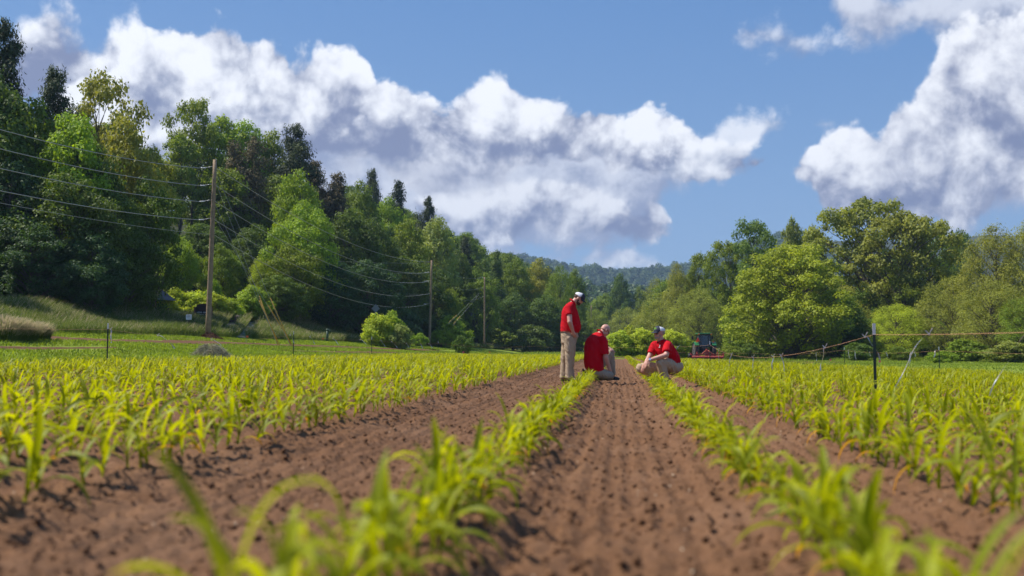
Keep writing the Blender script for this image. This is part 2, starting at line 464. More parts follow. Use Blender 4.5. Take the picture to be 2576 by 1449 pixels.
q.l.new(b.outputs[0], out.inputs[0])
ALLROWS = np.array(ROWS_L + [ROW_A, ROW_B] + ROWS_R)
def Hsoil(X, Y):
    z = H(X, Y)
    d = np.abs(X[..., None] - ALLROWS).min(-1) if X.size < 2.5e6 else 1
    z = z + .035 * np.exp(-(d / .16) ** 2)                        # drilled ridge under each row
    # wheel tracks and furrows along the rows
    for cx, w, dep in ((-1.42, .30, .05), (.02, .22, .03), (-.30, .06, .025), (.3, .06, .025), (1.02, .16, .04), (-1.95, .08, .03)):
        z = z - dep * np.exp(-((X - cx + .03 * np.sin(Y * .7)) / w) ** 2)
    z = z + .012 * np.sin(X * 62 + 1.5 * fbm(X * 2, Y * .6, 2, 8)) * sst(np.abs(X), 2.2, 1.8)
    near = sst(Y, 60, 20)
    cl = fbm(X * 7, Y * 5, 4, 21, .62)
    lump = np.clip(fbm(X * 11, Y * 11, 3, 31) - .52, 0, 1)
    crumb = np.clip(fbm(X * 26, Y * 24, 2, 41) - .5, 0, 1)
    smo = 1 - .75 * np.exp(-((X + 1.42) / .42) ** 2)
    z = z + near * smo * ((cl - .5) * .058 + lump * .06 + crumb * .095)
    z = np.where(Y > soil_end(X), z - .5, z)
    # cleated tyre prints in the track
    tr = np.exp(-((X + 1.42) / .22) ** 2)
    z = z - .012 * tr * np.sin(Y * 32 + 9 * np.abs(X + 1.42))
    return z
xd = lambda v: .03 if abs(v) < 3.2 else min(.16, .03 + (abs(v) - 3.2) * .03)
xs = steps(XL - .5, XR + .5, xd); ys = np.concatenate([[-6, -3, -1, 0, .8], steps(1.2, 85.5, lambda v: max(.028, v * .0058))])
soil = ob('field_soil', grid('field_soil', xs, ys, Hsoil, [m_soil])); tag(soil, kind='structure')

# loose clods ---------------------------------------------------------------
def clod(rs, sub=1):
    bm = bmesh.new(); bmesh.ops.create_icosphere(bm, subdivisions=sub, radius=1)
    V = np.array([v.co[:] for v in bm.verts]); F = np.array([[v.index for v in f.verts] for f in bm.faces]); bm.free()
    return V * (1 + .35 * (rs.random(len(V))[:, None] - .5)), F
VV, FF = [], []; off = 0
rc = np.random.default_rng(3)
shapes = [clod(rc) for _ in range(6)]
NC = 26000
Yc = 1.6 + 34 * rc.random(NC) ** 2.1; Xc = np.where(rc.random(NC) < .75, rc.uniform(-2.5, 1.6, NC), rc.uniform(-9, 9, NC))
Rc = .003 + .010 * rc.random(NC) ** 4 + .004 * rc.random(NC)
dr = np.abs(Xc[:, None] - ALLROWS).min(1)
keep = dr > .07
Xc, Yc, Rc = Xc[keep], Yc[keep], Rc[keep]
Zc = Hsoil(Xc, Yc)
for i in range(len(Xc)):
    V, F = shapes[i % 6]; a = rc.random() * 6.28; ca, sa = math.cos(a), math.sin(a)
    M = np.array([[ca, -sa, 0], [sa, ca, 0], [0, 0, .75]])
    VV.append(V @ M.T * Rc[i] * (1 + rc.random(3) * .5) + (Xc[i], Yc[i], Zc[i] + Rc[i] * .35)); FF.append(F + off); off += len(V)
cl = ob('soil_clods', np_mesh('soil_clods', np.concatenate(VV), np.concatenate(FF), [m_soil], False))
tag(cl, 'loose brown soil crumbs scattered between the corn rows', 'soil', kind='stuff')

# bare strips on the lawn, gravel drive ------------------------------------
m_strip, q, out = mat('bare_soil_strip')
geo = q.new('ShaderNodeNewGeometry').outputs['Position']
n2 = q.noise(geo, 5, 5, .65); n3 = q.noise(geo, 30, 3, .6)
c = q.mix(n2, (.085, .042, .022, 1), (.19, .105, .058, 1)); c = q.scale(c, q.lin(n3, .2, .8, .65, 1.25))
b = q.new('ShaderNodeBsdfPrincipled'); q.l.new(c, b.inputs['Base Color']); b.inputs['Roughness'].default_value = .95; b.inputs['Specular IOR Level'].default_value = .1
bp = q.new('ShaderNodeBump'); bp.inputs['Distance'].default_value = .05; q.l.new(n2, bp.inputs['Height']); q.l.new(bp.outputs[0], b.inputs['Normal'])
q.l.new(b.outputs[0], out.inputs[0])
def ribbon(name, path, width, material, lift=.03, seed=1, ragged=.35, crown=.03, m=9):
    """draped strip along a ground path [(x, y)...]"""
    pts = []
    for (x0, y0), (x1, y1) in zip(path[:-1], path[1:]):
        n = max(2, int(math.hypot(x1 - x0, y1 - y0) / .35))
        pts += [(x0 + (x1 - x0) * i / n, y0 + (y1 - y0) * i / n) for i in range(n)]
    pts.append(path[-1]); P = np.array(pts)
    T = np.gradient(P, axis=0); T /= np.linalg.norm(T, axis=1)[:, None]; N = np.stack([-T[:, 1], T[:, 0]], 1)
    k = np.linspace(-1, 1, m)
    w = np.interp(np.linspace(0, 1, len(P)), np.linspace(0, 1, len(width)), width) if hasattr(width, '__len__') else np.full(len(P), width)
    L = w * (.5 + ragged * (fbm(P[:, 1] * .9, P[:, 0] * .9, 3, seed) - .5)); Rr = w * (.5 + ragged * (fbm(P[:, 1] * .9, P[:, 0] * .9, 3, seed + 9) - .5))
    off = np.where(k[None] < 0, k[None] * L[:, None], k[None] * Rr[:, None])
    X = P[:, 0:1] + N[:, 0:1] * off; Y = P[:, 1:2] + N[:, 1:2] * off
    Z = H(X, Y) + lift * (1 - np.abs(k[None]) ** 4) - .012 + crown * (fbm(X * 3, Y * 3, 3, seed) - .5)
    V = np.stack([X, Y, Z], -1).reshape(-1, 3); n = len(P)
    I, J = np.meshgrid(np.arange(m - 1), np.arange(n - 1)); a = (J * m + I).ravel()
    o = ob(name, np_mesh(name, V, np.stack([a, a + 1, a + 1 + m, a + m], -1), [material], True)); tag(o, kind='structure'); return o
ribbon('bare_soil_strip', [(-23.3, 20), (-22.6, 38), (-21.6, 60), (-20.3, 82), (-18.4, 104)], 1.9, m_strip, .035, 1)
ribbon('bare_soil_strip', [(-20.2, 18), (-19.6, 26), (-19.2, 33), (-19.0, 36)], [1.2, 1.4, .9, .2], m_strip, .035, 4, .8)
ribbon('bare_soil_strip', [(-18.2, 52), (-17.6, 62), (-17.1, 76), (-16.6, 92)], [.2, 1.2, 1.3, .3], m_strip, .035, 6, .8)
ribbon('bare_soil_strip', [(-15.5, 106), (-11, 110), (-7, 108), (-4.4, 104)], [.3, 1.8, 2.4, .6], m_strip, .12, 7, .8)
ribbon('bare_soil_strip', [(-16, 90), (-4, 92), (4, 98), (13, 102), (24, 99)], [.2, 3.0, 20, 24, 1.6], m_strip, .05, 8, .4, .03, 21)
m_gravel, q, out = mat('gravel')
geo = q.new('ShaderNodeNewGeometry').outputs['Position']
vd = q.voro(geo, 11, 'F1'); n2 = q.noise(geo, 1.3, 4, .6)
c = q.mix(vd, (.27, .23, .20, 1), (.13, .11, .09, 1)); c = q.mix(q.smooth(n2, .40, .56), c, (.07, .10, .025, 1))
b = q.new('ShaderNodeBsdfPrincipled'); q.l.new(c, b.inputs['Base Color']); b.inputs['Roughness'].default_value = .9
bp = q.new('ShaderNodeBump'); bp.inputs['Distance'].default_value = .03; q.l.new(vd, bp.inputs['Height']); q.l.new(bp.outputs[0], b.inputs['Normal'])
q.l.new(b.outputs[0], out.inputs[0])
g0 = ground_at(575, 66); g1 = ground_at(625, 88)
ribbon('gravel_drive', [(g0.x, g0.y), ((g0.x + g1.x) / 2 - .3, (g0.y + g1.y) / 2), (g1.x, g1.y), (g1.x - 2, g1.y + 4)], [2.2, 2.4, 2.6, 3.0], m_gravel, .025, 15, .9, .02)
# ------------------------------------------------------------------ young corn
m_corn = leaf_mat('corn_leaf', (.265, .325, .007), trans=.50, rough=.5, warm=(1.7, 1.5, .35), spec=.3, lo=.6, hi=1.3, tipdry=True)
def corn_plant(rs, seg=7, cross=3, nl=None, h=.30):
    """stem whorl and arching strap leaves, about h tall, base at the origin"""
    V, F, lv, dry = [], [], [], []
    off = 0
    def strip(C, Wd, side, up, fold, v, dr):
        nonlocal off
        n = len(C); 
        if cross == 3: K = [(-1, fold), (0, 0), (1, fold)]
        else: K = [(-1, 0), (1, 0)]
        P = np.concatenate([(C + side * (Wd * k)[:, None] + up * (Wd * abs(f))[:, None])[:, None] for k, f in K], 1)
        V.append(P.reshape(-1, 3)); m = len(K)
        I, J = np.meshgrid(np.arange(m - 1), np.arange(n - 1)); a = (J * m + I).ravel() + off
        F.append(np.stack([a, a + 1, a + 1 + m, a + m], -1)); lv.append(np.full(len(a), v)); 
        dry.append(np.clip(dr[J.ravel()], 0, 1)); off += n * m
    nl = nl or rs.integers(5, 8)
    az0 = rs.random() * 6.28
    lean = np.array([rs.normal(.05, .06), rs.normal(0, .05)])
    # stem: two crossed narrow strips
    hs = h * (.34 + .1 * rs.random())
    for k in range(2):
        a = az0 + k * 1.57; s = np.array([math.cos(a), math.sin(a), 0])
        C = np.array([[0, 0, -.03], [lean[0] * hs * .5, lean[1] * hs * .5, hs * .5], [lean[0] * hs, lean[1] * hs, hs]])
        strip(C, np.array([.008, .0075, .006]), np.tile(s, (3, 1)), np.zeros((3, 3)), .0, .15, np.zeros(2))
    for i in range(nl):
        f = i / (nl - 1)
        az = az0 + i * 3.14 + rs.normal(0, .45)
        d = np.array([math.cos(az), math.sin(az), 0]); s = np.array([-d[1], d[0], 0])
        z0 = hs * (.18 + .82 * f)
        L = h * (.62 + .62 * math.sin(math.pi * (.25 + .55 * f))) * (.85 + .3 * rs.random())
        el0 = R(42 + 38 * f + rs.normal(0, 6)); bend = R(75 + 75 * rs.random() - 35 * (f > .85))
        t_ = np.linspace(0, 1, seg + 1)
        ang = el0 - bend * t_ ** 1.35
        ds = L / seg
        r = np.concatenate([[0], np.cumsum(np.cos(ang[:-1]) * ds)]); z = z0 + np.concatenate([[0], np.cumsum(np.sin(ang[:-1]) * ds)])
        z = np.maximum(z, .004)
        tw = rs.normal(0, .5) * t_
        C = d * r[:, None] + np.array([lean[0], lean[1], 0]) * z0 + np.stack([.25 * r ** 2 * .6, 0 * r, z], 1)
        C[:, 0] += .10 * r * r / max(h, .1)                         # breeze pushes the tips to the right
        Wd = (.0132 + .007 * rs.random()) * (h / .3) * np.clip(np.sin(math.pi * np.clip(t_ * .86 + .12, 0, 1)) ** .7, .02, 1); Wd[-1] = .0006
        up = -d * np.sin(ang)[:, None] + np.array([0, 0, 1.]) * np.cos(ang)[:, None]
        side = s * np.cos(tw)[:, None] + up * np.sin(tw)[:, None]
        fold = .55 * (1 - t_ * .7).mean()
        dr = np.zeros(seg)
        if f < .2 and rs.random() < .55: dr = np.clip((t_[:-1] - .25) * 2.2, 0, 1)
        elif rs.random() < .15: dr = np.clip((t_[:-1] - .8) * 3, 0, .6)
        strip(C, Wd, side, up, fold, np.clip(.25 + .5 * f + rs.normal(0, .14), 0, 1), dr)
    return np.concatenate(V), np.concatenate(F), np.concatenate(lv), np.concatenate(dry)

rp = np.random.default_rng(11)
plants = []                                      # x, y, row index
for ri, xr in enumerate(ALLROWS):
    y0 = 1.3 if abs(xr) < 1 else 1.55 if abs(xr) < 3 else max(1.6, (abs(xr) - .7) / .75)
    y = y0; y1 = float(row_far(xr)) + rp.normal(0, .5)
    sp_ = .135 if abs(xr) < 1 else .17
    while y < y1:
        y += sp_ * (.6 + .8 * rp.random())
        if xr < -2.5 and y > 7 and rp.random() < (.2 if y < 14 else .08): continue
        if rp.random() < .05 or (abs(xr) > 1 and y > 9 and vnoise(np.array([y * .8 + ri * 7]), np.array([ri * 3.1]), 4)[0] < .16): continue
        plants.append((xr + rp.normal(0, .022), y, ri))
        if abs(xr) < 1 and rp.random() < .45: plants.append((xr + rp.normal(0, .035), y + rp.normal(0, .03), ri))
P = np.array(plants)
# keep the men's own footing clear of seedlings
MEN = [(-.98, 20.1, .42), (-.22, 20.2, .50), (-.45, 20.2, .45), (.95, 19.0, .42)]
for mx_, my_, mr_ in MEN: P = P[np.hypot(P[:, 0] - mx_, P[:, 1] - my_) > mr_ * .72]
# visible in the frame, nearest first
ds = (P[:, 0] * CM[0][0] + P[:, 1] * CM[1][0]); dz = -(P[:, 0] * CM[0][2] + P[:, 1] * CM[1][2])
inx = (np.abs(ds / dz) < 1288 / FPX + .07)
P = P[inx]; ds, dz = ds[inx], dz[inx]
seen = (np.abs(ds / dz) < 1288 / FPX) & (dz > 1.25)
score = np.where(seen, dz, 1e6 + dz)
order = np.argsort(score); P = P[order]; seen = seen[order]
NIND = 300
protos = []
for k in range(12):
    V, F, lv, dr = corn_plant(np.random.default_rng(100 + k), 9, 3, h=.215 + .02 * (k % 3))
    lv = np.clip(lv + (k % 4 - 1.5) * .13, 0, 1); protos.append(np_mesh('corn_plant', V, F, [m_corn], True, {'lv': ('FACE', lv), 'dry': ('FACE', dr)}))
zP = Hsoil(P[:, 0], P[:, 1]) - .004
names_row = {}
def row_label(ri):
    x = ALLROWS[ri]
    if x == ROW_A: return 'young corn plant in the single row that ends at the kneeling man', 'corn plants in the row that runs to the kneeling man'
    if x == ROW_B: return 'young corn plant in the single row running past the crouching man', 'corn plants in the row that runs to the crouching man'
    if x > 0:
        k = int(round((x - ROWS_R[0]) / .62))
        o = ['first', 'second', 'third', 'fourth', 'fifth', 'sixth', 'seventh', 'eighth', 'ninth', 'tenth'][min(k, 9)]
        return f'upright corn plant in the {o} row to the right of the crouching man', f'corn plants in the {o} row of the right block'
    k = int(round((ROWS_L[0] - x) / .74))
    o = ['first', 'second', 'third', 'fourth', 'fifth', 'sixth', 'seventh', 'eighth', 'ninth', 'tenth'][min(k, 9)]
    return f'bright corn plant in the {o} row to the left of the wheel track', f'corn plants in the {o} row of the left block'
for i in range(NIND):
    o = bpy.data.objects.new('corn_plant', protos[rp.integers(12)]); link(o)
    o.location = (P[i, 0], P[i, 1], zP[i]); o.rotation_euler = (rp.normal(0, .09), rp.normal(.05, .10), rp.choice([0, math.pi]) + rp.normal(0, .35) if abs(P[i, 0]) > 3 else rp.random() * 6.28)
    s = rp.uniform(.78, 1.12) * (1.22 if P[i, 0] > 1.2 else 1.22 if P[i, 0] < -2 else 1.0 + .22 * float(np.clip((4.2 - P[i, 1]) / 2.4, 0, 1))); kx = .74 if abs(P[i, 0]) < 1 else .84; o.scale = (s * kx, s * kx, s * rp.uniform(.92, 1.12))
    la, gr = row_label(int(P[i, 2])); tag(o, la, 'corn plant', gr)
# the rest of the field as one mass
low = [[corn_plant(np.random.default_rng(300 + k), sg, cr, h=.235) for k in range(14)] for sg, cr in ((6, 3), (4, 2), (3, 2))]
VV, FF, LL, DD = [], [], [], []; off = 0
for i in range(NIND, len(P)):
    x, y = P[i, 0], P[i, 1]
    V, F, lv, dr = low[0 if y < 14 else 1 if y < 34 else 2][rp.integers(14)]
    a = rp.random() * 6.28; ca, sa = math.cos(a), math.sin(a); s = rp.uniform(.78, 1.12) * (1.16 if x > 1.2 else 1.18 if x < -2 else .92)
    w_ = 1 if y < 34 else 1.35
    X = V * (np.array([.8, .8, 1.05]) * s); X = np.stack([X[:, 0] * ca - X[:, 1] * sa, X[:, 0] * sa + X[:, 1] * ca, X[:, 2]], 1)
    X[:, 0] += X[:, 2] * rp.normal(.08, .07); X += (x, y, zP[i])
    VV.append(X); FF.append(F + off); off += len(V); LL.append(np.clip(lv + rp.normal(0, .15), 0, 1)); DD.append(dr)
cm_ = np_mesh('corn_field', np.concatenate(VV), np.concatenate(FF), [m_corn], True, {'lv': ('FACE', np.concatenate(LL)), 'dry': ('FACE', np.concatenate(DD))})
cf = ob('corn_field', cm_); tag(cf, 'the mass of young green corn rows filling both blocks of the field', 'corn', kind='stuff')
print('corn plants', len(P))
# ------------------------------------------------------------------ trees
m_leaf = leaf_mat('tree_leaves', None, trans=.36, rough=.6, warm=(1.4, 1.35, .45), lo=.9, hi=1.75)
m_needle = leaf_mat('needles', None, trans=.15, rough=.7, warm=(1.1, 1.1, .6), lo=.6, hi=1.4)
m_bark, q, out = mat('bark')
tc = q.new('ShaderNodeTexCoord').outputs['Object']
mp = q.vm('MULTIPLY', tc, (6, 6, 1.2)); n = q.noise(mp, 1.6, 5, .65)
b = q.new('ShaderNodeBsdfPrincipled'); q.l.new(q.mix(n, (.045, .035, .028, 1), (.17, .14, .115, 1)), b.inputs['Base Color']); b.inputs['Roughness'].default_value = .9
bp = q.new('ShaderNodeBump'); bp.inputs['Distance'].default_value = .04; q.l.new(n, bp.inputs['Height']); q.l.new(bp.outputs[0], b.inputs['Normal'])
q.l.new(b.outputs[0], out.inputs[0])

def tubes(paths):
    """list of (points (n,3), radii (n,)) -> V, F"""
    VV, FF = [], []; off = 0; K = 6
    ca = np.cos(np.arange(K) * 2 * np.pi / K); sa = np.sin(np.arange(K) * 2 * np.pi / K)
    for C, r in paths:
        C = np.asarray(C, float); n = len(C); T = np.gradient(C, axis=0); T /= np.linalg.norm(T, axis=1)[:, None] + 1e-9
        A = np.cross(T, [0.31, .95, .05]); A /= np.linalg.norm(A, axis=1)[:, None] + 1e-9; B = np.cross(T, A)
        P_ = C[:, None] + (A[:, None] * ca[None, :, None] + B[:, None] * sa[None, :, None]) * np.asarray(r)[:, None, None]
        VV.append(P_.reshape(-1, 3)); I, J = np.meshgrid(np.arange(K), np.arange(n - 1)); I = I.ravel(); J = J.ravel()
        FF.append(np.stack([J * K + I, J * K + (I + 1) % K, (J + 1) * K + (I + 1) % K, (J + 1) * K + I], -1) + off); off += n * K
    return np.concatenate(VV), np.concatenate(FF)
def limb(p0, p1, r0, r1, rs, n=6, sag=.0, wob=.08):
    p0 = np.array(p0, float); p1 = np.array(p1, float); t_ = np.linspace(0, 1, n)[:, None]
    L = np.linalg.norm(p1 - p0)
    C = p0 + (p1 - p0) * t_ + np.array([0, 0, 1.]) * (np.sin(t_ * np.pi) * sag * L)
    C[1:-1] += rs.normal(0, wob * L / n, (n - 2, 3))
    return C, np.linspace(r0, r1, n)
def leaves_at(P_, N_, size, rs, flat=.5, asp=.62):
    """bent leaf-cluster quads at points P_ facing N_"""
    n = len(P_)
    N_ = N_ + rs.normal(0, flat, (n, 3)); N_ /= np.linalg.norm(N_, axis=1)[:, None] + 1e-9
    A = np.cross(N_, rs.normal(0, 1, (n, 3))); A /= np.linalg.norm(A, axis=1)[:, None] + 1e-9; B = np.cross(N_, A)
    s = size * rs.uniform(.6, 1.25, n)[:, None]
    tip = P_ + A * s; base = P_ - A * s * .8
    l = P_ + B * s * asp - N_ * s * .22 + A * s * .12; r = P_ - B * s * asp - N_ * s * .22 + A * s * .12
    V = np.stack([base, r, tip, l], 1).reshape(-1, 3)
    a = np.arange(n) * 4; F = np.stack([a, a + 1, a + 2, a + 3], -1)
    return V, F
def profile(kind, t_):
    if kind == 'round': return np.sqrt(np.clip(1 - (2 * t_ - .9) ** 2 / 1.25, 0.02, 1))
    if kind == 'oval': return np.clip(np.sin(np.pi * (t_ * .88 + .09)) ** .75, .05, 1)
    if kind == 'wide': return np.clip((1 - t_ ** 3) ** .6 * np.minimum(1, .45 + t_ * 1.6), .05, 1)
    if kind == 'cone': return np.clip(1.02 - t_ ** 1.15, .06, 1)
    if kind == 'vase': return np.clip(np.minimum(.35 + t_ * 1.1, 1) * (1 - t_ ** 5) ** .5, .1, 1)
def broadleaf(rs, h=1.0, w=.36, kind='round', base=.16, nclump=70, nleaf=12000, csize=.085, lsize=.016, gap=.0, upn=.5, trunkr=.02, asp=.62, droop=0.0, sparse_low=False):
    """unit-height tree: returns trunk (V,F) and crown (V,F,lv)"""
    clumps = []
    tries = 0
    lob = rs.uniform(0, 6.28, 5)
    while len(clumps) < nclump and tries < 9000:
        tries += 1
        t_ = rs.random() ** (.8); a = rs.random() * 6.28
        rr = profile(kind, t_) * w * (1 + .16 * math.sin(2 * a + lob[0] + t_ * 3) + .14 * math.sin(3 * a + lob[1] - t_ * 5) + .10 * math.sin(5 * a + lob[2] + 7 * t_))
        r = rr * (1 - .55 * rs.random() ** 2.2) - csize * .6
        r = max(r, 0)
        z = base + t_ * (h - base - csize * .7)
        p = np.array([r * math.cos(a), r * math.sin(a), z])
        cs = csize * rs.uniform(.6, 1.3)
        if all(np.linalg.norm(p - c[0]) > (cs + c[1]) * .52 for c in clumps): clumps.append((p, cs))
    trunk = []
    top = h * .80
    tr, rad = limb((0, 0, -.03), (rs.normal(0, .03), rs.normal(0, .03), top), trunkr, trunkr * .18, rs, 9, 0, .10); rad[0] *= 1.5
    trunk.append((tr, rad))
    for p, cs in clumps:
        if rs.random() < .75:
            zt = np.clip(p[2] - .12 - .5 * np.hypot(p[0], p[1]), base * .6, top - .02); k = np.interp(zt, tr[:, 2], np.arange(len(tr)))
            q0 = np.array([np.interp(k, np.arange(len(tr)), tr[:, i]) for i in range(3)])
            trunk.append(limb(q0, p, trunkr * .36 * (1.1 - zt / h), trunkr * .05, rs, 5, .06, .12))
    wts = np.array([c[1] ** 2 for c in clumps]); wts /= wts.sum()
    idx = rs.choice(len(clumps), nleaf, p=wts)
    C = np.array([c[0] for c in clumps])[idx]; S = np.array([c[1] for c in clumps])[idx]
    d = rs.normal(0, 1, (nleaf, 3)); d[:, 2] = d[:, 2] + .35; d /= np.linalg.norm(d, axis=1)[:, None]
    # each clump gets a lumpy outline made of sprigs
    sp1 = np.sin(d[:, 0] * 6 + idx * 1.3) * np.sin(d[:, 1] * 6 + idx * 2.1) * np.sin(d[:, 2] * 6 + idx)
    rr = (rs.random(nleaf) ** .45) * (1 + .38 * sp1)
    P_ = C + d * (S * rr)[:, None] * np.array([1.15, 1.15, .78])
    P_[:, 2] -= droop * np.hypot(P_[:, 0] - C[:, 0], P_[:, 1] - C[:, 1])
    # stray sprigs on the outline
    N_ = d * .8 + np.array([0, 0, upn])
    V, F = leaves_at(P_, N_, lsize, rs, .5, asp)
    tint = rs.normal(0, .13, len(clumps))[idx]
    lv = np.clip(.42 + tint + rs.normal(0, .15, nleaf), 0, 1)
    tV, tF = tubes(trunk)
    return (tV, tF), (V, F, lv)
def pine(rs, h=1.0, w=.2, base=.3, nb=95, nleaf=11000, lsize=.016, ragged=.35, dead=0.0, trunkr=.012):
    trunk = [limb((0, 0, -.03), (rs.normal(0, .012), rs.normal(0, .012), h), trunkr, trunkr * .12, rs, 10, 0, .05)]
    Ps, Ns, ids = [], [], []; lob = rs.uniform(0, 6.28, 3)
    for k in range(nb):
        t_ = rs.random() ** .85; z = base + (h * .985 - base) * t_; a = rs.random() * 6.28
        side = 1 + .35 * math.sin(a + lob[0] + t_ * 4) + .25 * math.sin(2 * a + lob[1] - 7 * t_)
        L = w * (1.05 - t_ ** 1.6) * max(.25, side) * rs.uniform(1 - ragged, 1.15) + .018
        p0 = np.array([0, 0, z]); p1 = np.array([L * math.cos(a), L * math.sin(a), z + L * (.55 * t_ - .08 + rs.normal(0, .12))])
        C, rad = limb(p0, p1, trunkr * .22 * (1.15 - t_), trunkr * .04, rs, 4, -.05, .12); trunk.append((C, rad))
        n = max(8, int(nleaf / nb * (L / w) * 1.7)); m = rs.integers(3, 6)
        cs = rs.random(m) ** .6 * .75 + .28; ci = rs.integers(0, m, n)
        c = p0 + (p1 - p0) * cs[ci][:, None]; sd = np.array([-math.sin(a), math.cos(a), 0])
        c = c + sd * (rs.normal(0, .16, m)[ci] * L)[:, None]
        r_ = (.020 + .10 * L)
        d = rs.normal(0, 1, (n, 3)); d[:, 2] = d[:, 2] * .45 + .15
        Ps.append(c + d * r_); Ns.append(d * .4 + np.array([0, 0, .8])); ids.append(np.full(n, k))
    P_ = np.concatenate(Ps); N_ = np.concatenate(Ns); ids = np.concatenate(ids)
    if dead: keep = rs.random(len(P_)) > dead; P_, N_, ids = P_[keep], N_[keep], ids[keep]
    V, F = leaves_at(P_, N_, lsize, rs, .6, .28)
    lv = np.clip(.4 + rs.normal(0, .15, nb)[ids] + rs.normal(0, .15, len(P_)), 0, 1)
    return tubes(trunk), (V, F, lv)

TREES = {}
def proto(key, data, lm):
    (tV, tF), (V, F, lv) = data
    TREES[key] = (np_mesh('trunk', tV, tF, [m_bark], True), np_mesh('crown', V, F, [lm], False, {'lv': ('FACE', lv)}), V[:, 2].max(), np.percentile(np.hypot(V[:, 0], V[:, 1]), 97))
G = np.random.default_rng
proto('oak_a', broadleaf(G(1), w=.36, kind='round', base=.10, nclump=100, nleaf=17000, csize=.080, lsize=.0130), m_leaf)
proto('oak_b', broadleaf(G(2), w=.33, kind='oval', base=.12, nclump=95, nleaf=17000, csize=.078, lsize=.0130), m_leaf)
proto('oak_c', broadleaf(G(3), w=.42, kind='wide', base=.06, nclump=120, nleaf=19000, csize=.078, lsize=.0130), m_leaf)
proto('tall_a', broadleaf(G(4), w=.24, kind='oval', base=.26, nclump=80, nleaf=13000, csize=.064, lsize=.0115), m_leaf)
proto('tall_b', broadleaf(G(5), w=.22, kind='vase', base=.32, nclump=62, nleaf=10000, csize=.066, lsize=.0115), m_leaf)
proto('open_a', broadleaf(G(6), w=.34, kind='vase', base=.30, nclump=60, nleaf=9000, csize=.066, lsize=.0125, trunkr=.022), m_leaf)
proto('open_b', broadleaf(G(7), w=.40, kind='vase', base=.28, nclump=95, nleaf=14500, csize=.062, lsize=.0125, trunkr=.024), m_leaf)
proto('round_a', broadleaf(G(8), w=.54, kind='wide', base=.02, nclump=260, nleaf=38000, csize=.072, lsize=.0125, upn=.9), m_leaf)
proto('fine_a', broadleaf(G(9), w=.44, kind='wide', base=.02, nclump=130, nleaf=24000, csize=.085, lsize=.0105, asp=.34, droop=.35), m_leaf)
proto('fine_b', broadleaf(G(10), w=.36, kind='oval', base=.05, nclump=110, nleaf=20000, csize=.085, lsize=.0105, asp=.34, droop=.3), m_leaf)
proto('dark_a', broadleaf(G(11), w=.40, kind='wide', base=.01, nclump=150, nleaf=24000, csize=.080, lsize=.0130), m_leaf)
proto('shrub_a', broadleaf(G(12), w=.60, kind='wide', base=.01, nclump=60, nleaf=7500, csize=.15, lsize=.034, trunkr=.02), m_leaf)
proto('shrub_b', broadleaf(G(13), w=.46, kind='oval', base=.01, nclump=45, nleaf=6000, csize=.15, lsize=.036, trunkr=.02), m_leaf)
proto('shrub_c', broadleaf(G(14), w=.75, kind='round', base=.0, nclump=60, nleaf=7500, csize=.16, lsize=.036, trunkr=.02), m_leaf)
proto('pine_a', pine(G(15), w=.17, base=.25), m_needle)
proto('pine_b', pine(G(16), w=.24, base=.40, ragged=.55, nb=70), m_needle)
proto('pine_c', pine(G(17), w=.16, base=.10, nb=130, ragged=.3), m_needle)
proto('dead_a', pine(G(18), w=.14, base=.45, ragged=.5, dead=.35, nleaf=6000, lsize=.015), m_needle)

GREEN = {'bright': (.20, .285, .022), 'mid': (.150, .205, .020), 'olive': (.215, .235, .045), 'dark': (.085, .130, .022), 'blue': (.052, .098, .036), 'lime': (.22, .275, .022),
         'yellow': (.29, .345, .026), 'pinegr': (.055, .082, .030), 'brown': (.125, .105, .052), 'pale': (.22, .27, .075), 'tan': (.24, .22, .09), 'deep': (.10, .155, .02)}
def tree(key, x, y, height, width=None, colour='mid', label=None, cat='tree', group=None, name='broadleaf_tree', sink=.0, rz=None, j=.12, flat_z=None):
    tm, cm2, zh, rad = TREES[key]
    s = height / zh; sx = s if width is None else width / 2 / rad
    root = empty(name, (x, y, (Hs(x, y) if flat_z is None else flat_z) - sink), random.random() * 6.28 if rz is None else rz)
    root.scale = (sx, sx, s)
    ob('trunk', tm, root); c = ob('crown', cm2, root)
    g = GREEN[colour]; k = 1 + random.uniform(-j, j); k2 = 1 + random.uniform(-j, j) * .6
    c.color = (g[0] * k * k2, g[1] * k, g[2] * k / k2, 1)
    tag(root, label, cat, group)
    return root
def ptree(key, px, top, D, halfw, colour, label, **kw):
    """tree whose crown tip shows at (px, top) when seen from the camera, at depth D; halfw in the same units"""
    tip = at(px, top, D); z0 = Hs(tip.x, D)
    dist = D
    w = 2 * halfw / FPX * dist * 1.03
    return tree(key, tip.x, D, tip.z - z0, w, colour, label, **kw)

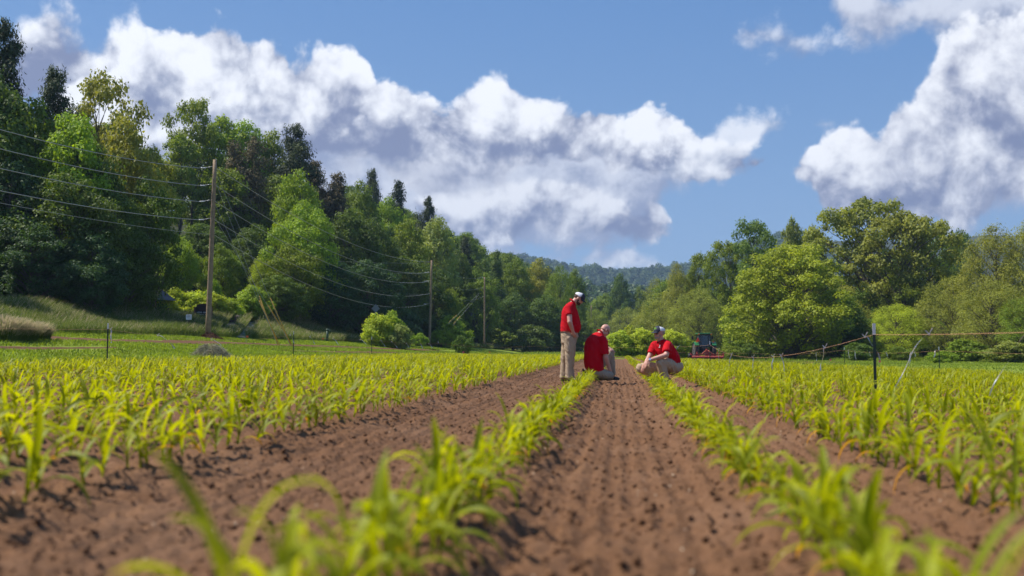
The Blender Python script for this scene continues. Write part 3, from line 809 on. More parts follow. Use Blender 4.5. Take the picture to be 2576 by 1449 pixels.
T_ = [
 # key, px, top, D, halfwidth, colour, name, label      -- wooded hill on the left, from the left edge
 ('pine_b', 12, 40, 64, 105, 'pinegr', 'pine_tree', 'tallest dark tree at the left edge of the photo, cut off by it'),
 ('oak_b', -40, 150, 60, 150, 'dark', 'broadleaf_tree', 'dark leafy tree half outside the left edge'),
 ('pine_b', 138, 160, 69, 95, 'pinegr', 'pine_tree', 'dark pine with a ragged flat top just right of the left edge tree'),
 ('oak_b', 95, 238, 64, 120, 'mid', 'broadleaf_tree', 'light green tree in front of the flat topped pine'),
 ('tall_a', 180, 275, 62, 105, 'bright', 'broadleaf_tree', 'bright green upright tree below the flat topped pine'),
 ('open_a', 262, 178, 74, 105, 'olive', 'broadleaf_tree', 'airy olive tree with a pointed top right of the flat topped pine'),
 ('oak_b', 320, 275, 68, 105, 'olive', 'broadleaf_tree', 'big olive tree forming the right shoulder of the near left wood'),
 ('tall_b', 385, 360, 75, 70, 'olive', 'broadleaf_tree', 'thin topped olive tree at the right rim of the near left wood'),
 ('oak_c', 375, 440, 66, 95, 'deep', 'broadleaf_tree', 'dense olive tree above the small shelter roof'),
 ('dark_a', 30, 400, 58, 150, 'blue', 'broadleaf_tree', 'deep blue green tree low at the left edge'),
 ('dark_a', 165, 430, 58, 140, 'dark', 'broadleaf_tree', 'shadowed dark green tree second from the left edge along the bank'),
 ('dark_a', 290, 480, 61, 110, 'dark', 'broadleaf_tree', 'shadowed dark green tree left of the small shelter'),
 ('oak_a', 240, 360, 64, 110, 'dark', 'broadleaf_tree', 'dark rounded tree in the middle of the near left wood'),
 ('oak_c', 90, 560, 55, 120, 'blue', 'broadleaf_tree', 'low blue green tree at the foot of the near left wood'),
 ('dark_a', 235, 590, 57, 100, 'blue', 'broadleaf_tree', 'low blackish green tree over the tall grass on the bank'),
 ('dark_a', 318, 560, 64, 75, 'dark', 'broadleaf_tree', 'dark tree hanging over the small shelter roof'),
 # behind the near pole
 ('open_a', 487, 238, 118, 68, 'mid', 'broadleaf_tree', 'tall airy tree standing highest just left of the nearest utility pole'),
 ('tall_b', 560, 285, 122, 80, 'bright', 'broadleaf_tree', 'bright green tree rising right behind the nearest utility pole'),
 ('tall_a', 625, 296, 126, 70, 'bright', 'broadleaf_tree', 'bright green tall tree right of the nearest pole on the skyline'),
 ('tall_b', 455, 330, 110, 60, 'mid', 'broadleaf_tree', 'mid green tree filling the notch left of the nearest pole'),
 ('tall_a', 685, 318, 128, 55, 'mid', 'broadleaf_tree', 'mid green tree between the bare brown pines and the big dark pine'),
 ('dead_a', 590, 345, 112, 52, 'brown', 'pine_tree', 'thin brown dying pine nearest to the first utility pole'),
 ('dead_a', 640, 335, 112, 60, 'brown', 'pine_tree', 'taller brown dying pine right of the first utility pole'),
 ('pine_b', 745, 305, 126, 78, 'pinegr', 'pine_tree', 'big dark pine with a spiky top on the skyline'),
 ('pine_a', 790, 400, 130, 60, 'brown', 'pine_tree', 'brownish pine on the right slope of the big dark pine'),
 ('oak_b', 752, 418, 108, 75, 'bright', 'broadleaf_tree', 'bright green tree below the big dark pine'),
 ('oak_c', 768, 500, 98, 102, 'bright', 'broadleaf_tree', 'broad bright green tree in the centre of the left hillside'),
 ('oak_c', 735, 610, 94, 90, 'mid', 'broadleaf_tree', 'mid green tree under the broad bright one'),
 ('pine_a', 850, 430, 130, 60, 'brown', 'pine_tree', 'rusty pine on the skyline between the big dark pine and three spiky pines'),
 ('oak_b', 905, 450, 150, 60, 'mid', 'broadleaf_tree', 'mid green rounded tree on the skyline left of three spiky pines'),
 ('pine_b', 938, 420, 170, 42, 'pinegr', 'pine_tree', 'first of the three spiky dark pines on the skyline'),
 ('pine_a', 1000, 450, 172, 40, 'pinegr', 'pine_tree', 'second of the three spiky dark pines on the skyline'),
 ('pine_b', 1078, 490, 178, 40, 'pinegr', 'pine_tree', 'third and lowest of the three spiky dark pines on the skyline'),
 ('oak_b', 975, 490, 158, 60, 'bright', 'broadleaf_tree', 'bright green tree in front of the second spiky pine'),
 ('dark_a', 880, 520, 118, 90, 'dark', 'broadleaf_tree', 'dark green tree right of the broad bright one'),
 ('oak_c', 945, 545, 122, 80, 'dark', 'broadleaf_tree', 'dark green tree above the overhead wires mid slope'),
 ('oak_b', 1030, 545, 140, 70, 'mid', 'broadleaf_tree', 'mid green tree left of the pale tree by the second pole'),
 ('tall_a', 1098, 538, 150, 62, 'pale', 'broadleaf_tree', 'pale green tree rising behind the second utility pole'),
 ('pine_a', 1170, 592, 185, 36, 'pinegr', 'pine_tree', 'small dark pine right of the second utility pole on the skyline'),
 ('oak_b', 1150, 625, 170, 45, 'dark', 'broadleaf_tree', 'dark tree just right of the pale tree by the second pole'),
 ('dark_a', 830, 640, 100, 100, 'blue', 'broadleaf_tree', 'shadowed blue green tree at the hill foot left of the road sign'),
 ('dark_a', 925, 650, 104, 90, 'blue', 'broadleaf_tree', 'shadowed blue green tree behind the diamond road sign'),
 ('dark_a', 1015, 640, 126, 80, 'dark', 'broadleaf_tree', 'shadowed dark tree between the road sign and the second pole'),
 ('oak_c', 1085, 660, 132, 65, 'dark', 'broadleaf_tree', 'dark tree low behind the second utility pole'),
 ('oak_c', 1200, 668, 170, 66, 'mid', 'broadleaf_tree', 'leafy green tree left of the third utility pole with low branches'),
 ('pine_c', 1250, 625, 195, 40, 'deep', 'broadleaf_tree', 'narrow pointed green tree above the third utility pole'),
 ('oak_b', 1300, 648, 200, 50, 'mid', 'broadleaf_tree', 'mid green tree right of the narrow pointed one'),
 ('oak_b', 1355, 645, 205, 50, 'olive', 'broadleaf_tree', 'olive tree on the low skyline right of the third pole'),
 ('fine_b', 1408, 655, 195, 48, 'mid', 'broadleaf_tree', 'feathery mid green tree left of the standing man'),
 ('oak_b', 1445, 672, 215, 32, 'mid', 'broadleaf_tree', 'rounded tree behind the cap of the standing man'),
 ('oak_c', 1290, 735, 182, 70, 'dark', 'broadleaf_tree', 'dark low tree right of the third utility pole'),
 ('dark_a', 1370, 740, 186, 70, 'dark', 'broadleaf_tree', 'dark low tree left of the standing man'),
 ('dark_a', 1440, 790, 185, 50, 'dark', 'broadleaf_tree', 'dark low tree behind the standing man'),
 ('oak_b', 450, 592, 88, 62, 'bright', 'broadleaf_tree', 'light green young tree left of the nearest pole above the shelter'),
 ('oak_c', 560, 610, 92, 62, 'mid', 'broadleaf_tree', 'mid green young tree right behind the nearest pole'),
 ('oak_b', 475, 640, 96, 55, 'mid', 'broadleaf_tree', 'mid green tree right above the shelter roof'),
 ('oak_b', 505, 640, 104, 60, 'bright', 'broadleaf_tree', 'bright green tree low behind the brown sign'),
 ('oak_c', 605, 655, 108, 60, 'mid', 'broadleaf_tree', 'mid green tree behind the gravel drive'),
 ('fine_b', 655, 640, 92, 40, 'yellow', 'broadleaf_tree', 'yellowish young tree between the nearest pole and the broad bright tree'),
 ('dark_a', 510, 560, 102, 90, 'dark', 'broadleaf_tree', 'dark tree filling the slope behind the nearest pole'),
 ('dark_a', 640, 560, 104, 80, 'dark', 'broadleaf_tree', 'dark tree on the slope behind the guy wires'),
 ('dark_a', 700, 690, 90, 75, 'dark', 'broadleaf_tree', 'dark low tree behind the round bright bush'),
 ('oak_b', 1130, 720, 134, 42, 'mid', 'broadleaf_tree', 'small tree at the foot of the second pole on its right'),
 # centre, far
 ('oak_b', 1562, 684, 330, 34, 'deep', 'broadleaf_tree', 'tall dark tree in the far gap above the kneeling man'),
 ('oak_c', 1612, 720, 330, 40, 'mid', 'broadleaf_tree', 'far rounded tree right of the tall dark one in the gap'),
 ('oak_b', 1522, 735, 320, 34, 'mid', 'broadleaf_tree', 'far mid green tree right of the standing man cap'),
 ('fine_a', 1580, 770, 250, 60, 'olive', 'broadleaf_tree', 'olive tree behind the kneeling man'),
 ('fine_a', 1500, 775, 280, 50, 'mid', 'broadleaf_tree', 'far green tree behind the distant utility pole'),
 # right wood, left to right
 ('fine_b', 1655, 690, 205, 52, 'olive', 'broadleaf_tree', 'olive feathery tree first of the right wood'),
 ('fine_b', 1705, 650, 190, 48, 'olive', 'broadleaf_tree', 'olive feathery tree second of the right wood'),
 ('fine_a', 1660, 750, 165, 75, 'olive', 'broadleaf_tree', 'low olive tree above the crouching man'),
 ('fine_a', 1755, 720, 160, 80, 'olive', 'broadleaf_tree', 'low olive tree over the tractor'),
 ('open_a', 1762, 632, 188, 45, 'mid', 'broadleaf_tree', 'airy tree with open top left of the bright round tree'),
 ('open_a', 1832, 598, 180, 62, 'mid', 'broadleaf_tree', 'wide airy tree on the right wood skyline above the tractor'),
 ('open_a', 1900, 545, 176, 68, 'deep', 'broadleaf_tree', 'dark airy tree with a spreading flat crown on the skyline'),
 ('tall_b', 1992, 540, 168, 34, 'olive', 'broadleaf_tree', 'thin sprigged tree between the flat crowned tree and the tallest tree'),
 ('tall_b', 2042, 560, 165, 34, 'olive', 'broadleaf_tree', 'second thin sprigged tree left of the tallest tree'),
 ('round_a', 1990, 605, 128, 165, 'lime', 'broadleaf_tree', 'big round bright yellow green tree right of the tractor'),
 ('open_b', 2175, 492, 148, 128, 'olive', 'broadleaf_tree', 'tallest tree of the right wood with a spreading crown and bare trunk'),
 ('open_b', 2270, 525, 142, 120, 'olive', 'broadleaf_tree', 'forked tree with visible limbs right of the tallest tree'),
 ('open_a', 2340, 560, 150, 62, 'mid', 'broadleaf_tree', 'mid green tree right of the forked tree'),
 ('dark_a', 2120, 740, 132, 75, 'deep', 'broadleaf_tree', 'tree coloured deep green as the shaded side of the round bright tree'),  # darker leaf colour stands in for the round tree's shaded right side
 ('fine_a', 2260, 760, 122, 85, 'yellow', 'broadleaf_tree', 'low yellow green tree behind the nearest right fence post'),
 ('fine_a', 2390, 690, 122, 90, 'olive', 'broadleaf_tree', 'olive feathery tree left of the large right edge tree'),
 ('oak_b', 2418, 572, 230, 55, 'deep', 'broadleaf_tree', 'dark tree peeping over the gap near the right edge'),
 ('fine_b', 2490, 550, 118, 105, 'olive', 'broadleaf_tree', 'large olive feathery tree near the right edge'),
 ('fine_b', 2585, 530, 116, 95, 'olive', 'broadleaf_tree', 'large olive tree cut off by the right edge'),
 ('fine_a', 2500, 700, 108, 110, 'olive', 'broadleaf_tree', 'drooping olive tree over the far right fence'),
 ('fine_a', 2590, 740, 104, 90, 'mid', 'broadleaf_tree', 'low green tree at the right edge'),
 ('dark_a', 2200, 800, 138, 80, 'dark', 'broadleaf_tree', 'dark thicket tree in the shade below the tallest tree'),
 ('dark_a', 2330, 800, 132, 80, 'dark', 'broadleaf_tree', 'dark thicket tree in the shade under the forked tree'),
 ('dark_a', 1880, 760, 150, 70, 'mid', 'broadleaf_tree', 'mid green tree left of the round bright tree'),
]
for key, px, top, D, hw, colr, nm, lab in T_:
    ptree(key, px, top, D, hw, colr, lab, name=nm)
# shrubs and bushes
S_ = [
 ('shrub_b', 398, 728, 79, 38, 'yellow', 'bright yellow green bush right beside the small shelter'),
 ('shrub_b', 440, 720, 80, 42, 'yellow', 'bright bush between the shelter and the brown sign'),
 ('shrub_b', 425, 735, 84, 30, 'pale', 'pale green bush behind the bushes by the shelter'),
 ('shrub_a', 490, 728, 81, 52, 'yellow', 'bright yellow green bush behind the brown sign'),
 ('shrub_a', 420, 738, 78, 44, 'yellow', 'low bright bush at the right post of the small shelter'),
 ('shrub_a', 538, 732, 80, 46, 'yellow', 'low bright bush just right of the nearest pole'),
 ('shrub_b', 540, 700, 82, 26, 'bright', 'upright bright bush right of the nearest pole'),
 ('shrub_a', 575, 748, 82, 44, 'bright', 'green bush left of the gravel drive'),
 ('shrub_b', 637, 716, 86, 50, 'bright', 'large round bright bush above the gravel drive'),
 ('shrub_a', 675, 770, 90, 30, 'mid', 'green bush right of the large round one above the drive'),
 ('shrub_a', 952, 785, 90, 50, 'yellow', 'broad bright bush left of the second utility pole'),
 ('shrub_b', 985, 778, 92, 32, 'bright', 'bright sprig topped bush right behind the broad bright one'),
 ('shrub_a', 1008, 812, 90, 32, 'pale', 'pale bush hanging toward the lawn left of the second pole'),
 ('shrub_a', 1025, 775, 118, 50, 'blue', 'dark bush behind the pale one'),
 ('shrub_a', 1075, 790, 127, 50, 'dark', 'dark bush left behind the second utility pole'),
 ('shrub_a', 1135, 790, 126, 50, 'bright', 'mid green bush right of the second utility pole'),
 ('shrub_c', 1054, 836, 112, 24, 'bright', 'small bush at the left foot of the second pole'),
 ('shrub_c', 1112, 828, 124, 34, 'bright', 'leafy small bush at the right foot of the second pole'),
 ('shrub_c', 1165, 842, 100, 28, 'deep', 'round dark little bush between the second and third poles'),
 ('shrub_a', 1180, 800, 176, 60, 'dark', 'dark bush left of the third utility pole'),
 ('shrub_a', 1260, 810, 178, 60, 'mid', 'green thicket bush right of the third pole'),
 ('shrub_a', 1345, 815, 172, 60, 'dark', 'dark thicket bush between the third pole and the standing man'),
 ('shrub_a', 1560, 828, 112, 46, 'yellow', 'bright leafy bush right behind the kneeling man'),
 ('shrub_a', 1615, 822, 112, 52, 'yellow', 'bright leafy bush between the kneeling and the crouching man'),
 ('shrub_a', 1690, 826, 114, 46, 'yellow', 'bright leafy bush right behind the crouching man'),
 ('shrub_b', 1585, 815, 116, 30, 'yellow', 'tall sprigged yellow green bush above the kneeling man hand'),
 ('shrub_a', 1730, 850, 118, 34, 'mid', 'green bush just left of the tractor'),
 ('shrub_c', 1835, 868, 122, 36, 'mid', 'low green bush right of the tractor'),
 ('shrub_c', 1885, 862, 124, 36, 'deep', 'low dark bush under the round bright tree'),
 ('shrub_a', 2160, 860, 112, 45, 'deep', 'dark bush left of the nearest right fence post'),
 ('shrub_c', 2265, 870, 112, 40, 'mid', 'low green bush right of the nearest right fence post'),
 ('shrub_a', 2430, 850, 104, 60, 'mid', 'green bush behind the far right fence'),
 ('shrub_c', 2370, 880, 96, 34, 'bright', 'low bright bush at the far fence post near the right edge'),
 ('shrub_a', 2540, 855, 98, 60, 'olive', 'olive bush behind the far fence at the right edge'),
 ('shrub_c', 1500, 845, 125, 30, 'bright', 'bright low bush left of the kneeling man head'),
]
for key, px, top, D, hw, colr, lab in S_:
    ptree(key, px, top, D, hw, colr, lab, name='bush', cat='bush')
# more trees of the woods, filling in between and behind the ones above
rw = random.Random(5)
def fill(n, fx, lab, grp, kinds, cols, hr):
    for _ in range(n):
        x, y = fx(); k = rw.choice(kinds)
        tree(k, x, y, rw.uniform(*hr), None, rw.choice(cols), lab, group=grp, name='pine_tree' if k.startswith('pine') else 'broadleaf_tree')
def f_left():
    y = rw.uniform(40, 185)
    return float(toe(y)) - rw.uniform(26 if 70 < y < 106 else 3, 40 if 70 < y < 106 else 26), y
fill(60, f_left, 'green tree deep in the wood on the left hillside behind the front ones', 'trees deep in the left hillside wood', ['oak_a', 'oak_b', 'dark_a', 'tall_a'], ['dark', 'mid', 'deep', 'dark'], (11, 15))
def f_mid():
    y = rw.uniform(190, 300); return float(toe(y)) - rw.uniform(6, 45), y
fill(34, f_mid, 'green tree in the distant part of the left wood behind the standing man', 'trees in the distant part of the left wood', ['oak_a', 'oak_b', 'oak_c'], ['mid', 'deep', 'dark'], (12, 17))
def f_gap():
    y = rw.uniform(300, 520); return rw.uniform(-90, 120), y
fill(80, f_gap, 'far green tree in the woods closing the valley between the two hills', 'far trees closing the valley', ['oak_a', 'oak_b', 'oak_c', 'fine_a'], ['mid', 'deep', 'olive'], (13, 19))
def f_right():
    y = rw.uniform(135, 240); return rw.uniform(28 + (y - 135) * .03, 150), y
fill(70, f_right, 'olive green tree in the right wood behind its front trees', 'trees inside the right wood', ['oak_a', 'fine_a', 'fine_b', 'oak_c'], ['olive', 'mid', 'deep'], (10, 14))
def f_right2():
    y = rw.uniform(185, 260); return rw.uniform(8 + (y - 185) * .06, 46), y
fill(40, f_right2, 'green tree at the back of the right wood above the tractor', 'trees at the back of the right wood', ['oak_a', 'fine_b', 'oak_b'], ['olive', 'mid', 'deep'], (13, 17))
# forest on the far hills: nobody could count it
VV, FF, LL = [], [], []; off = 0
rf = np.random.default_rng(8)
def farcrown(n=240):
    d = rf.normal(0, 1, (n, 3)); d[:, 2] = np.abs(d[:, 2]) + .1; d /= np.linalg.norm(d, axis=1)[:, None]
    P_ = d * np.array([1, 1, 1.15]) * rf.uniform(.75, 1.08, (n, 1)); return leaves_at(P_, d + np.array([0, 0, .3]), .15, rf, .5, .8)
fc_ = [farcrown() for _ in range(8)]
N1, N2 = 3300, 1100
xs1 = rf.uniform(-210, 330, N1); ys1 = rf.uniform(1130, 1700, N1)
xs2 = rf.uniform(-190, 130, N2); ys2 = rf.uniform(510, 800, N2)
X_ = np.concatenate([xs1, xs2]); Y_ = np.concatenate([ys1, ys2]); Z_ = H(X_, Y_)
for i in range(len(X_)):
    V, F = fc_[i % 8]; s = rf.uniform(5, 8.5); 
    VV.append(V * (s, s, s * rf.uniform(.9, 1.5)) + (X_[i], Y_[i], Z_[i] + s * .35)); FF.append(F + off); off += len(V); LL.append(np.clip(np.full(len(F), rf.normal(.45, .16)) + rf.normal(0, .08, len(F)), 0, 1))
m_far = leaf_mat('far_foliage', (.06, .105, .03), trans=.2)
ff = ob('far_forest', np_mesh('far_forest', np.concatenate(VV), np.concatenate(FF), [m_far], False, {'lv': ('FACE', np.concatenate(LL))}))
tag(ff, 'hazy unbroken forest covering the far hills', 'forest', kind='stuff')
# ------------------------------------------------------------------ people
def V3(*a): return Vector(a)
def flesh(name, prims, voxel, material, parent, smooth=6, wrinkle=0.0, wscale=9.0, seed=0):
    """prims: ('cap', p0, r0, p1, r1) round ended, ('cone', p0, r0, p1, r1) flat ended, ('ell', c, (rx,ry,rz), rot),
       ('loft', [(centre, A, B), ...]) rings spanned by the radius vectors A and B. Fused into one skin."""
    bm = bmesh.new(); n = 20
    def ringtube(rings):
        R_ = [[bm.verts.new(c + A * math.cos(k * 2 * math.pi / n) + B * math.sin(k * 2 * math.pi / n)) for k in range(n)] for c, A, B in rings]
        for i in range(len(R_) - 1):
            for k in range(n): bm.faces.new((R_[i][k], R_[i][(k + 1) % n], R_[i + 1][(k + 1) % n], R_[i + 1][k]))
        bm.faces.new(R_[0][::-1]); bm.faces.new(R_[-1])
    for p in prims:
        if p[0] in ('cap', 'cone'):
            _, a, r0, b_, r1 = p; a, b_ = Vector(a), Vector(b_); d = (b_ - a).normalized(); A = d.orthogonal().normalized(); B = d.cross(A)
            ringtube([(a, A * r0, B * r0), (b_, A * r1, B * r1)])
            if p[0] == 'cap':
                for c, r in ((a, r0), (b_, r1)): bmesh.ops.create_uvsphere(bm, u_segments=16, v_segments=10, radius=r, matrix=Matrix.Translation(c))
        elif p[0] == 'ell':
            rot = p[3] if len(p) > 3 else Matrix.Identity(3)
            bmesh.ops.create_uvsphere(bm, u_segments=20, v_segments=14, radius=1, matrix=Matrix.Translation(Vector(p[1])) @ rot.to_4x4() @ Matrix.Diagonal((*p[2], 1)))
        else: ringtube([(Vector(c), Vector(A), Vector(B)) for c, A, B in p[1]])
    bmesh.ops.recalc_face_normals(bm, faces=bm.faces[:])
    me = bpy.data.meshes.new(name); bm.to_mesh(me); bm.free()
    o = bpy.data.objects.new('tmp', me); link(o)
    md = o.modifiers.new('r', 'REMESH'); md.mode = 'VOXEL'; md.voxel_size = voxel
    md = o.modifiers.new('s', 'SMOOTH'); md.iterations = smooth; md.factor = .5
    dg = bpy.context.evaluated_depsgraph_get(); dg.update()
    m2 = bpy.data.meshes.new_from_object(o.evaluated_get(dg)); bpy.data.objects.remove(o); m2.name = name
    nv = len(m2.vertices); co = np.empty(nv * 3, np.float32); m2.vertices.foreach_get('co', co); co = co.reshape(-1, 3)
    if wrinkle:
        no = np.empty(nv * 3, np.float32); m2.vertex_normals.foreach_get('vector', no); no = no.reshape(-1, 3)
        w = fbm(co[:, 0] * wscale * .8 + co[:, 1] * 5, co[:, 2] * wscale * .75 + co[:, 0] * wscale * 1.1 + co[:, 1] * 3, 4, seed, .6)
        w = 1 - (np.abs(w - .5) * 6) ** .7
        co = co + no * (w * wrinkle)[:, None]; m2.vertices.foreach_set('co', co.ravel())
    m2.materials.clear(); m2.materials.append(material)
    m2.polygons.foreach_set('use_smooth', np.ones(len(m2.polygons), bool)); m2.update()
    return ob(name, m2, parent)

def skin_mat(name, col):
    m, q, out = mat(name)
    b = q.new('ShaderNodeBsdfPrincipled'); tc = q.new('ShaderNodeTexCoord').outputs['Object']
    c = q.mix(q.noise(tc, 14, 4, .6), (col[0] * .85, col[1] * .72, col[2] * .7, 1), (*col, 1))
    q.l.new(c, b.inputs['Base Color']); b.inputs['Roughness'].default_value = .5
    b.inputs['Subsurface Weight'].default_value = .15; b.inputs['Subsurface Radius'].default_value = (.02, .008, .004); b.inputs['Subsurface Scale'].default_value = .5
    q.l.new(b.outputs[0], out.inputs[0]); return m
m_skin = skin_mat('skin', (.56, .33, .245)); m_skin_red = skin_mat('ruddy_skin', (.60, .34, .27))
m_shirt = pbr('red_polo_cloth', (.50, .002, .012), rough=.85, var=.08, vscale=7, bump=.001, bscale=240, spec=.2)
m_khaki = pbr('khaki_cloth', (.40, .30, .205), rough=.85, var=.10, vscale=9, bump=.002, bscale=160)
m_taupe = pbr('taupe_cloth', (.36, .275, .195), rough=.85, var=.12, vscale=9, bump=.002, bscale=160)
m_tan = pbr('tan_cloth', (.44, .31, .21), rough=.85, var=.10, vscale=9, bump=.002, bscale=160)
m_boot = pbr('brown_leather', (.075, .05, .038), rough=.6, var=.25, bump=.003, bscale=60)
m_boottan = pbr('tan_leather', (.20, .14, .095), rough=.7, var=.25, bump=.003, bscale=60)
m_black = pbr('black_rubber', (.02, .02, .02), rough=.6)
m_belt = pbr('belt_leather', (.11, .045, .025), rough=.5)
m_navy = pbr('navy_cap_cloth', (.018, .024, .05), rough=.75)
m_capw = pbr('white_cap_mesh', (.72, .72, .78), rough=.8, bump=.004, bscale=420, var=.06)
m_hair = pbr('brown_hair', (.06, .032, .02), rough=.8, bump=.004, bscale=200)
m_hairg = pbr('grey_hair', (.32, .27, .24), rough=.85, bump=.004, bscale=200)
m_eye = pbr('eye_dark', (.03, .02, .015), rough=.2)
m_lime = pbr('lime_patch', (.35, .75, .02), rough=.6); m_whitep = pbr('white_thread', (.8, .8, .8), rough=.6)
m_steel = pbr('steel', (.6, .62, .66), rough=.3, metal=.9)

def hand(w, d, n, curl=.5, side=1, s=1.0):
    """prims for a hand leaving wrist w in direction d; n = back of the hand; thumb on `side`"""
    w, d, n = Vector(w), Vector(d).normalized(), Vector(n); n = (n - d * n.dot(d)).normalized(); t_ = d.cross(n) * side
    L = .092 * s; pr = []
    k = w + d * L
    rotm = Matrix((t_, d, n)).transposed()
    pr.append(('ell', w + d * L * .52, (.040 * s, .053 * s, .017 * s), rotm)); pr.append(('cap', w - d * .02, .027 * s, w + d * .03, .026 * s))
    for i, (o, ln) in enumerate(((.030, .072), (.010, .082), (-.011, .076), (-.030, .060))):
        b0_ = w + d * (L * (.93 - .04 * abs(i - 1))) + t_ * o * s
        c1 = curl * (1 + .12 * i); d1 = (d * math.cos(c1) - n * math.sin(c1)); d2 = (d * math.cos(c1 * 2.1) - n * math.sin(c1 * 2.1)); d3 = (d * math.cos(c1 * 2.8) - n * math.sin(c1 * 2.8))
        sp_ = t_ * (o * .25)
        p1 = b0_ + (d1 + sp_ * 4) * ln * .48 * s; p2 = p1 + d2 * ln * .32 * s; p3 = p2 + d3 * ln * .24 * s
        pr += [('cap', b0_ - d * .015, .0098 * s, p1, .0092 * s), ('cap', p1, .0092 * s, p2, .0085 * s), ('cap', p2, .0085 * s, p3, .0075 * s)]
    a = w + d * .022 + t_ * .026 * s; b_ = a + (d * .62 + t_ * .62 - n * .25) * .042 * s; c_ = b_ + (d * .85 + t_ * .3 - n * .35) * .034 * s
    pr += [('cap', a, .0135 * s, b_, .0115 * s), ('cap', b_, .0115 * s, c_, .009 * s)]
    return pr
def head(c, f, u):
    """prims for a head of centre c looking along f with crown towards u; also the frame"""
    c, f = Vector(c), Vector(f).normalized(); u = Vector(u); u = (u - f * u.dot(f)).normalized(); s = f.cross(u)
    M = Matrix((f, s, u)).transposed()
    w = lambda a, b, d: c + f * a + s * b + u * d
    pr = [('ell', w(-.008, 0, .028), (.098, .078, .092), M), ('ell', w(.028, 0, -.045), (.066, .060, .072), M), ('ell', w(.052, 0, -.088), (.030, .034, .026), M),
          ('cap', w(.088, 0, .012), .010, w(.107, 0, -.026), .0145), ('ell', w(.090, 0, -.060), (.016, .026, .008), M), ('ell', w(.088, 0, -.071), (.014, .022, .007), M),
          ('ell', w(.080, .032, .022), (.016, .026, .009), M), ('ell', w(.080, -.032, .022), (.016, .026, .009), M),
          ('ell', w(.062, .044, -.030), (.026, .020, .022), M), ('ell', w(.062, -.044, -.030), (.026, .020, .022), M)]
    for sg in (1, -1): pr.append(('ell', w(-.006, .080 * sg, -.008), (.019, .009, .033), M @ Matrix.Rotation(.25 * sg, 3, 'Z')))
    return pr, w, M
def eyes(w, M, parent):
    for sg in (1, -1):
        mb = MB(); mb.ell(w(.084, .031 * sg, .003), (.010, .014, .008), M); mb.build('eye', m_eye, parent)
def cap(w, M, parent, tiltback=0.0, patch=False):
    """trucker cap: dark front panels and brim, pale mesh back"""
    def dome(front, grow, mt, name):
        bm = bmesh.new(); nu, nvv = 28, 12; R_ = {}
        a0, a1 = (-1.25, 1.25) if front else (1.25, 2 * math.pi - 1.25)
        for i in range(nu + 1):
            a = a0 + (a1 - a0) * i / nu
            for j in range(nvv + 1):
                p = j / nvv * math.pi / 2
                r = (math.cos(p) ** .8)
                R_[i, j] = bm.verts.new(w(-.006 + (.112 + grow) * r * math.cos(a), (.090 + grow) * r * math.sin(a), .040 + (.088 + grow + .012 * math.cos(a)) * math.sin(p)))
        for i in range(nu):
            for j in range(nvv):
                f_ = bm.faces.new((R_[i, j], R_[i + 1, j], R_[i + 1, j + 1], R_[i, j + 1])); f_.smooth = True
        bmesh.ops.remove_doubles(bm, verts=bm.verts[:], dist=.0006)
        me = bpy.data.meshes.new(name); bm.to_mesh(me); bm.free(); me.materials.append(mt); o = ob(name, me, parent)
        md = o.modifiers.new('t', 'SOLIDIFY'); md.thickness = .003; md.offset = -1
        return o
    dome(False, .0, m_capw, 'mesh_back'); fr = dome(True, .001, m_navy, 'front_panel')
    # brim
    bm = bmesh.new(); n = 18; top, bot = [], []
    rows = 6
    G_ = {}
    for i in range(n + 1):
        a = -1.15 + 2.3 * i / n
        for j in range(rows + 1):
            k = j / rows; ext = .072 * k * math.cos(a * 1.15) ** .6 if math.cos(a * 1.15) > 0 else 0
            G_[i, j] = bm.verts.new(w(-.006 + .112 * math.cos(a) + ext, .090 * math.sin(a) * (1 - .06 * k), .042 - .020 * k - .022 * abs(math.sin(a)) ** 2 * k))
    for i in range(n):
        for j in range(rows):
            f_ = bm.faces.new((G_[i, j], G_[i + 1, j], G_[i + 1, j + 1], G_[i, j + 1])); f_.smooth = True
    me = bpy.data.meshes.new('brim'); bm.to_mesh(me); bm.free(); me.materials.append(m_navy); o = ob('brim', me, parent)
    md = o.modifiers.new('t', 'SOLIDIFY'); md.thickness = .005
    if patch:
        mb = MB(); rr = M.copy()
        for k, (zz, hh) in enumerate(((.098, .020), (.078, .006))):
            for i in range(7):
                a = -.38 + .76 * (i + .5) / 7 - .12
                mb.box(w(-.006 + (.1045 - .02 * k * 0) * math.cos(a) * (math.cos(math.asin(min(.99, (zz - .04) / .1))) ** .8) + .009, .086 * math.sin(a), zz), (.006, .0105 if k == 0 else .0085, hh), M)
        mb.build('badge', m_lime, fr)
def shoe(heel, toe, mt, parent, name='boot', h=.10, w=.048, shaft=None):
    heel, toe = Vector(heel), Vector(toe); d = (toe - heel).normalized(); s = Vector((-d.y, d.x, 0)).normalized(); u = d.cross(s) * -1
    if u.z < 0: u = -u
    M = Matrix((d, s, u)).transposed(); L = (toe - heel).length; mid = heel + d * L * .5
    pr = [('ell', heel + d * .05 + u * .035, (.058, w * .85, .045), M), ('ell', mid + u * .030, (L * .40, w, .040), M), ('ell', toe - d * .065 + u * .022, (.075, w * 1.08, .034), M),
          ('cap', heel + d * .055 + u * .04, .045, (shaft if shaft is not None else heel + d * .06 + u * h), .047)]
    o = flesh(name, pr, .008, mt, parent, 4)
    mb = MB(); pts = []
    for k in range(20):
        a = k / 20 * 2 * math.pi; e = L * .5 + .005
        pts.append(mid + d * (e * math.copysign(abs(math.cos(a)) ** .75, math.cos(a))) + s * (w * 1.06 * math.copysign(abs(math.sin(a)) ** .8, math.sin(a))) - u * .012)
    mb.prism(pts, u * .024); mb.build('sole', m_black, o)
    return o
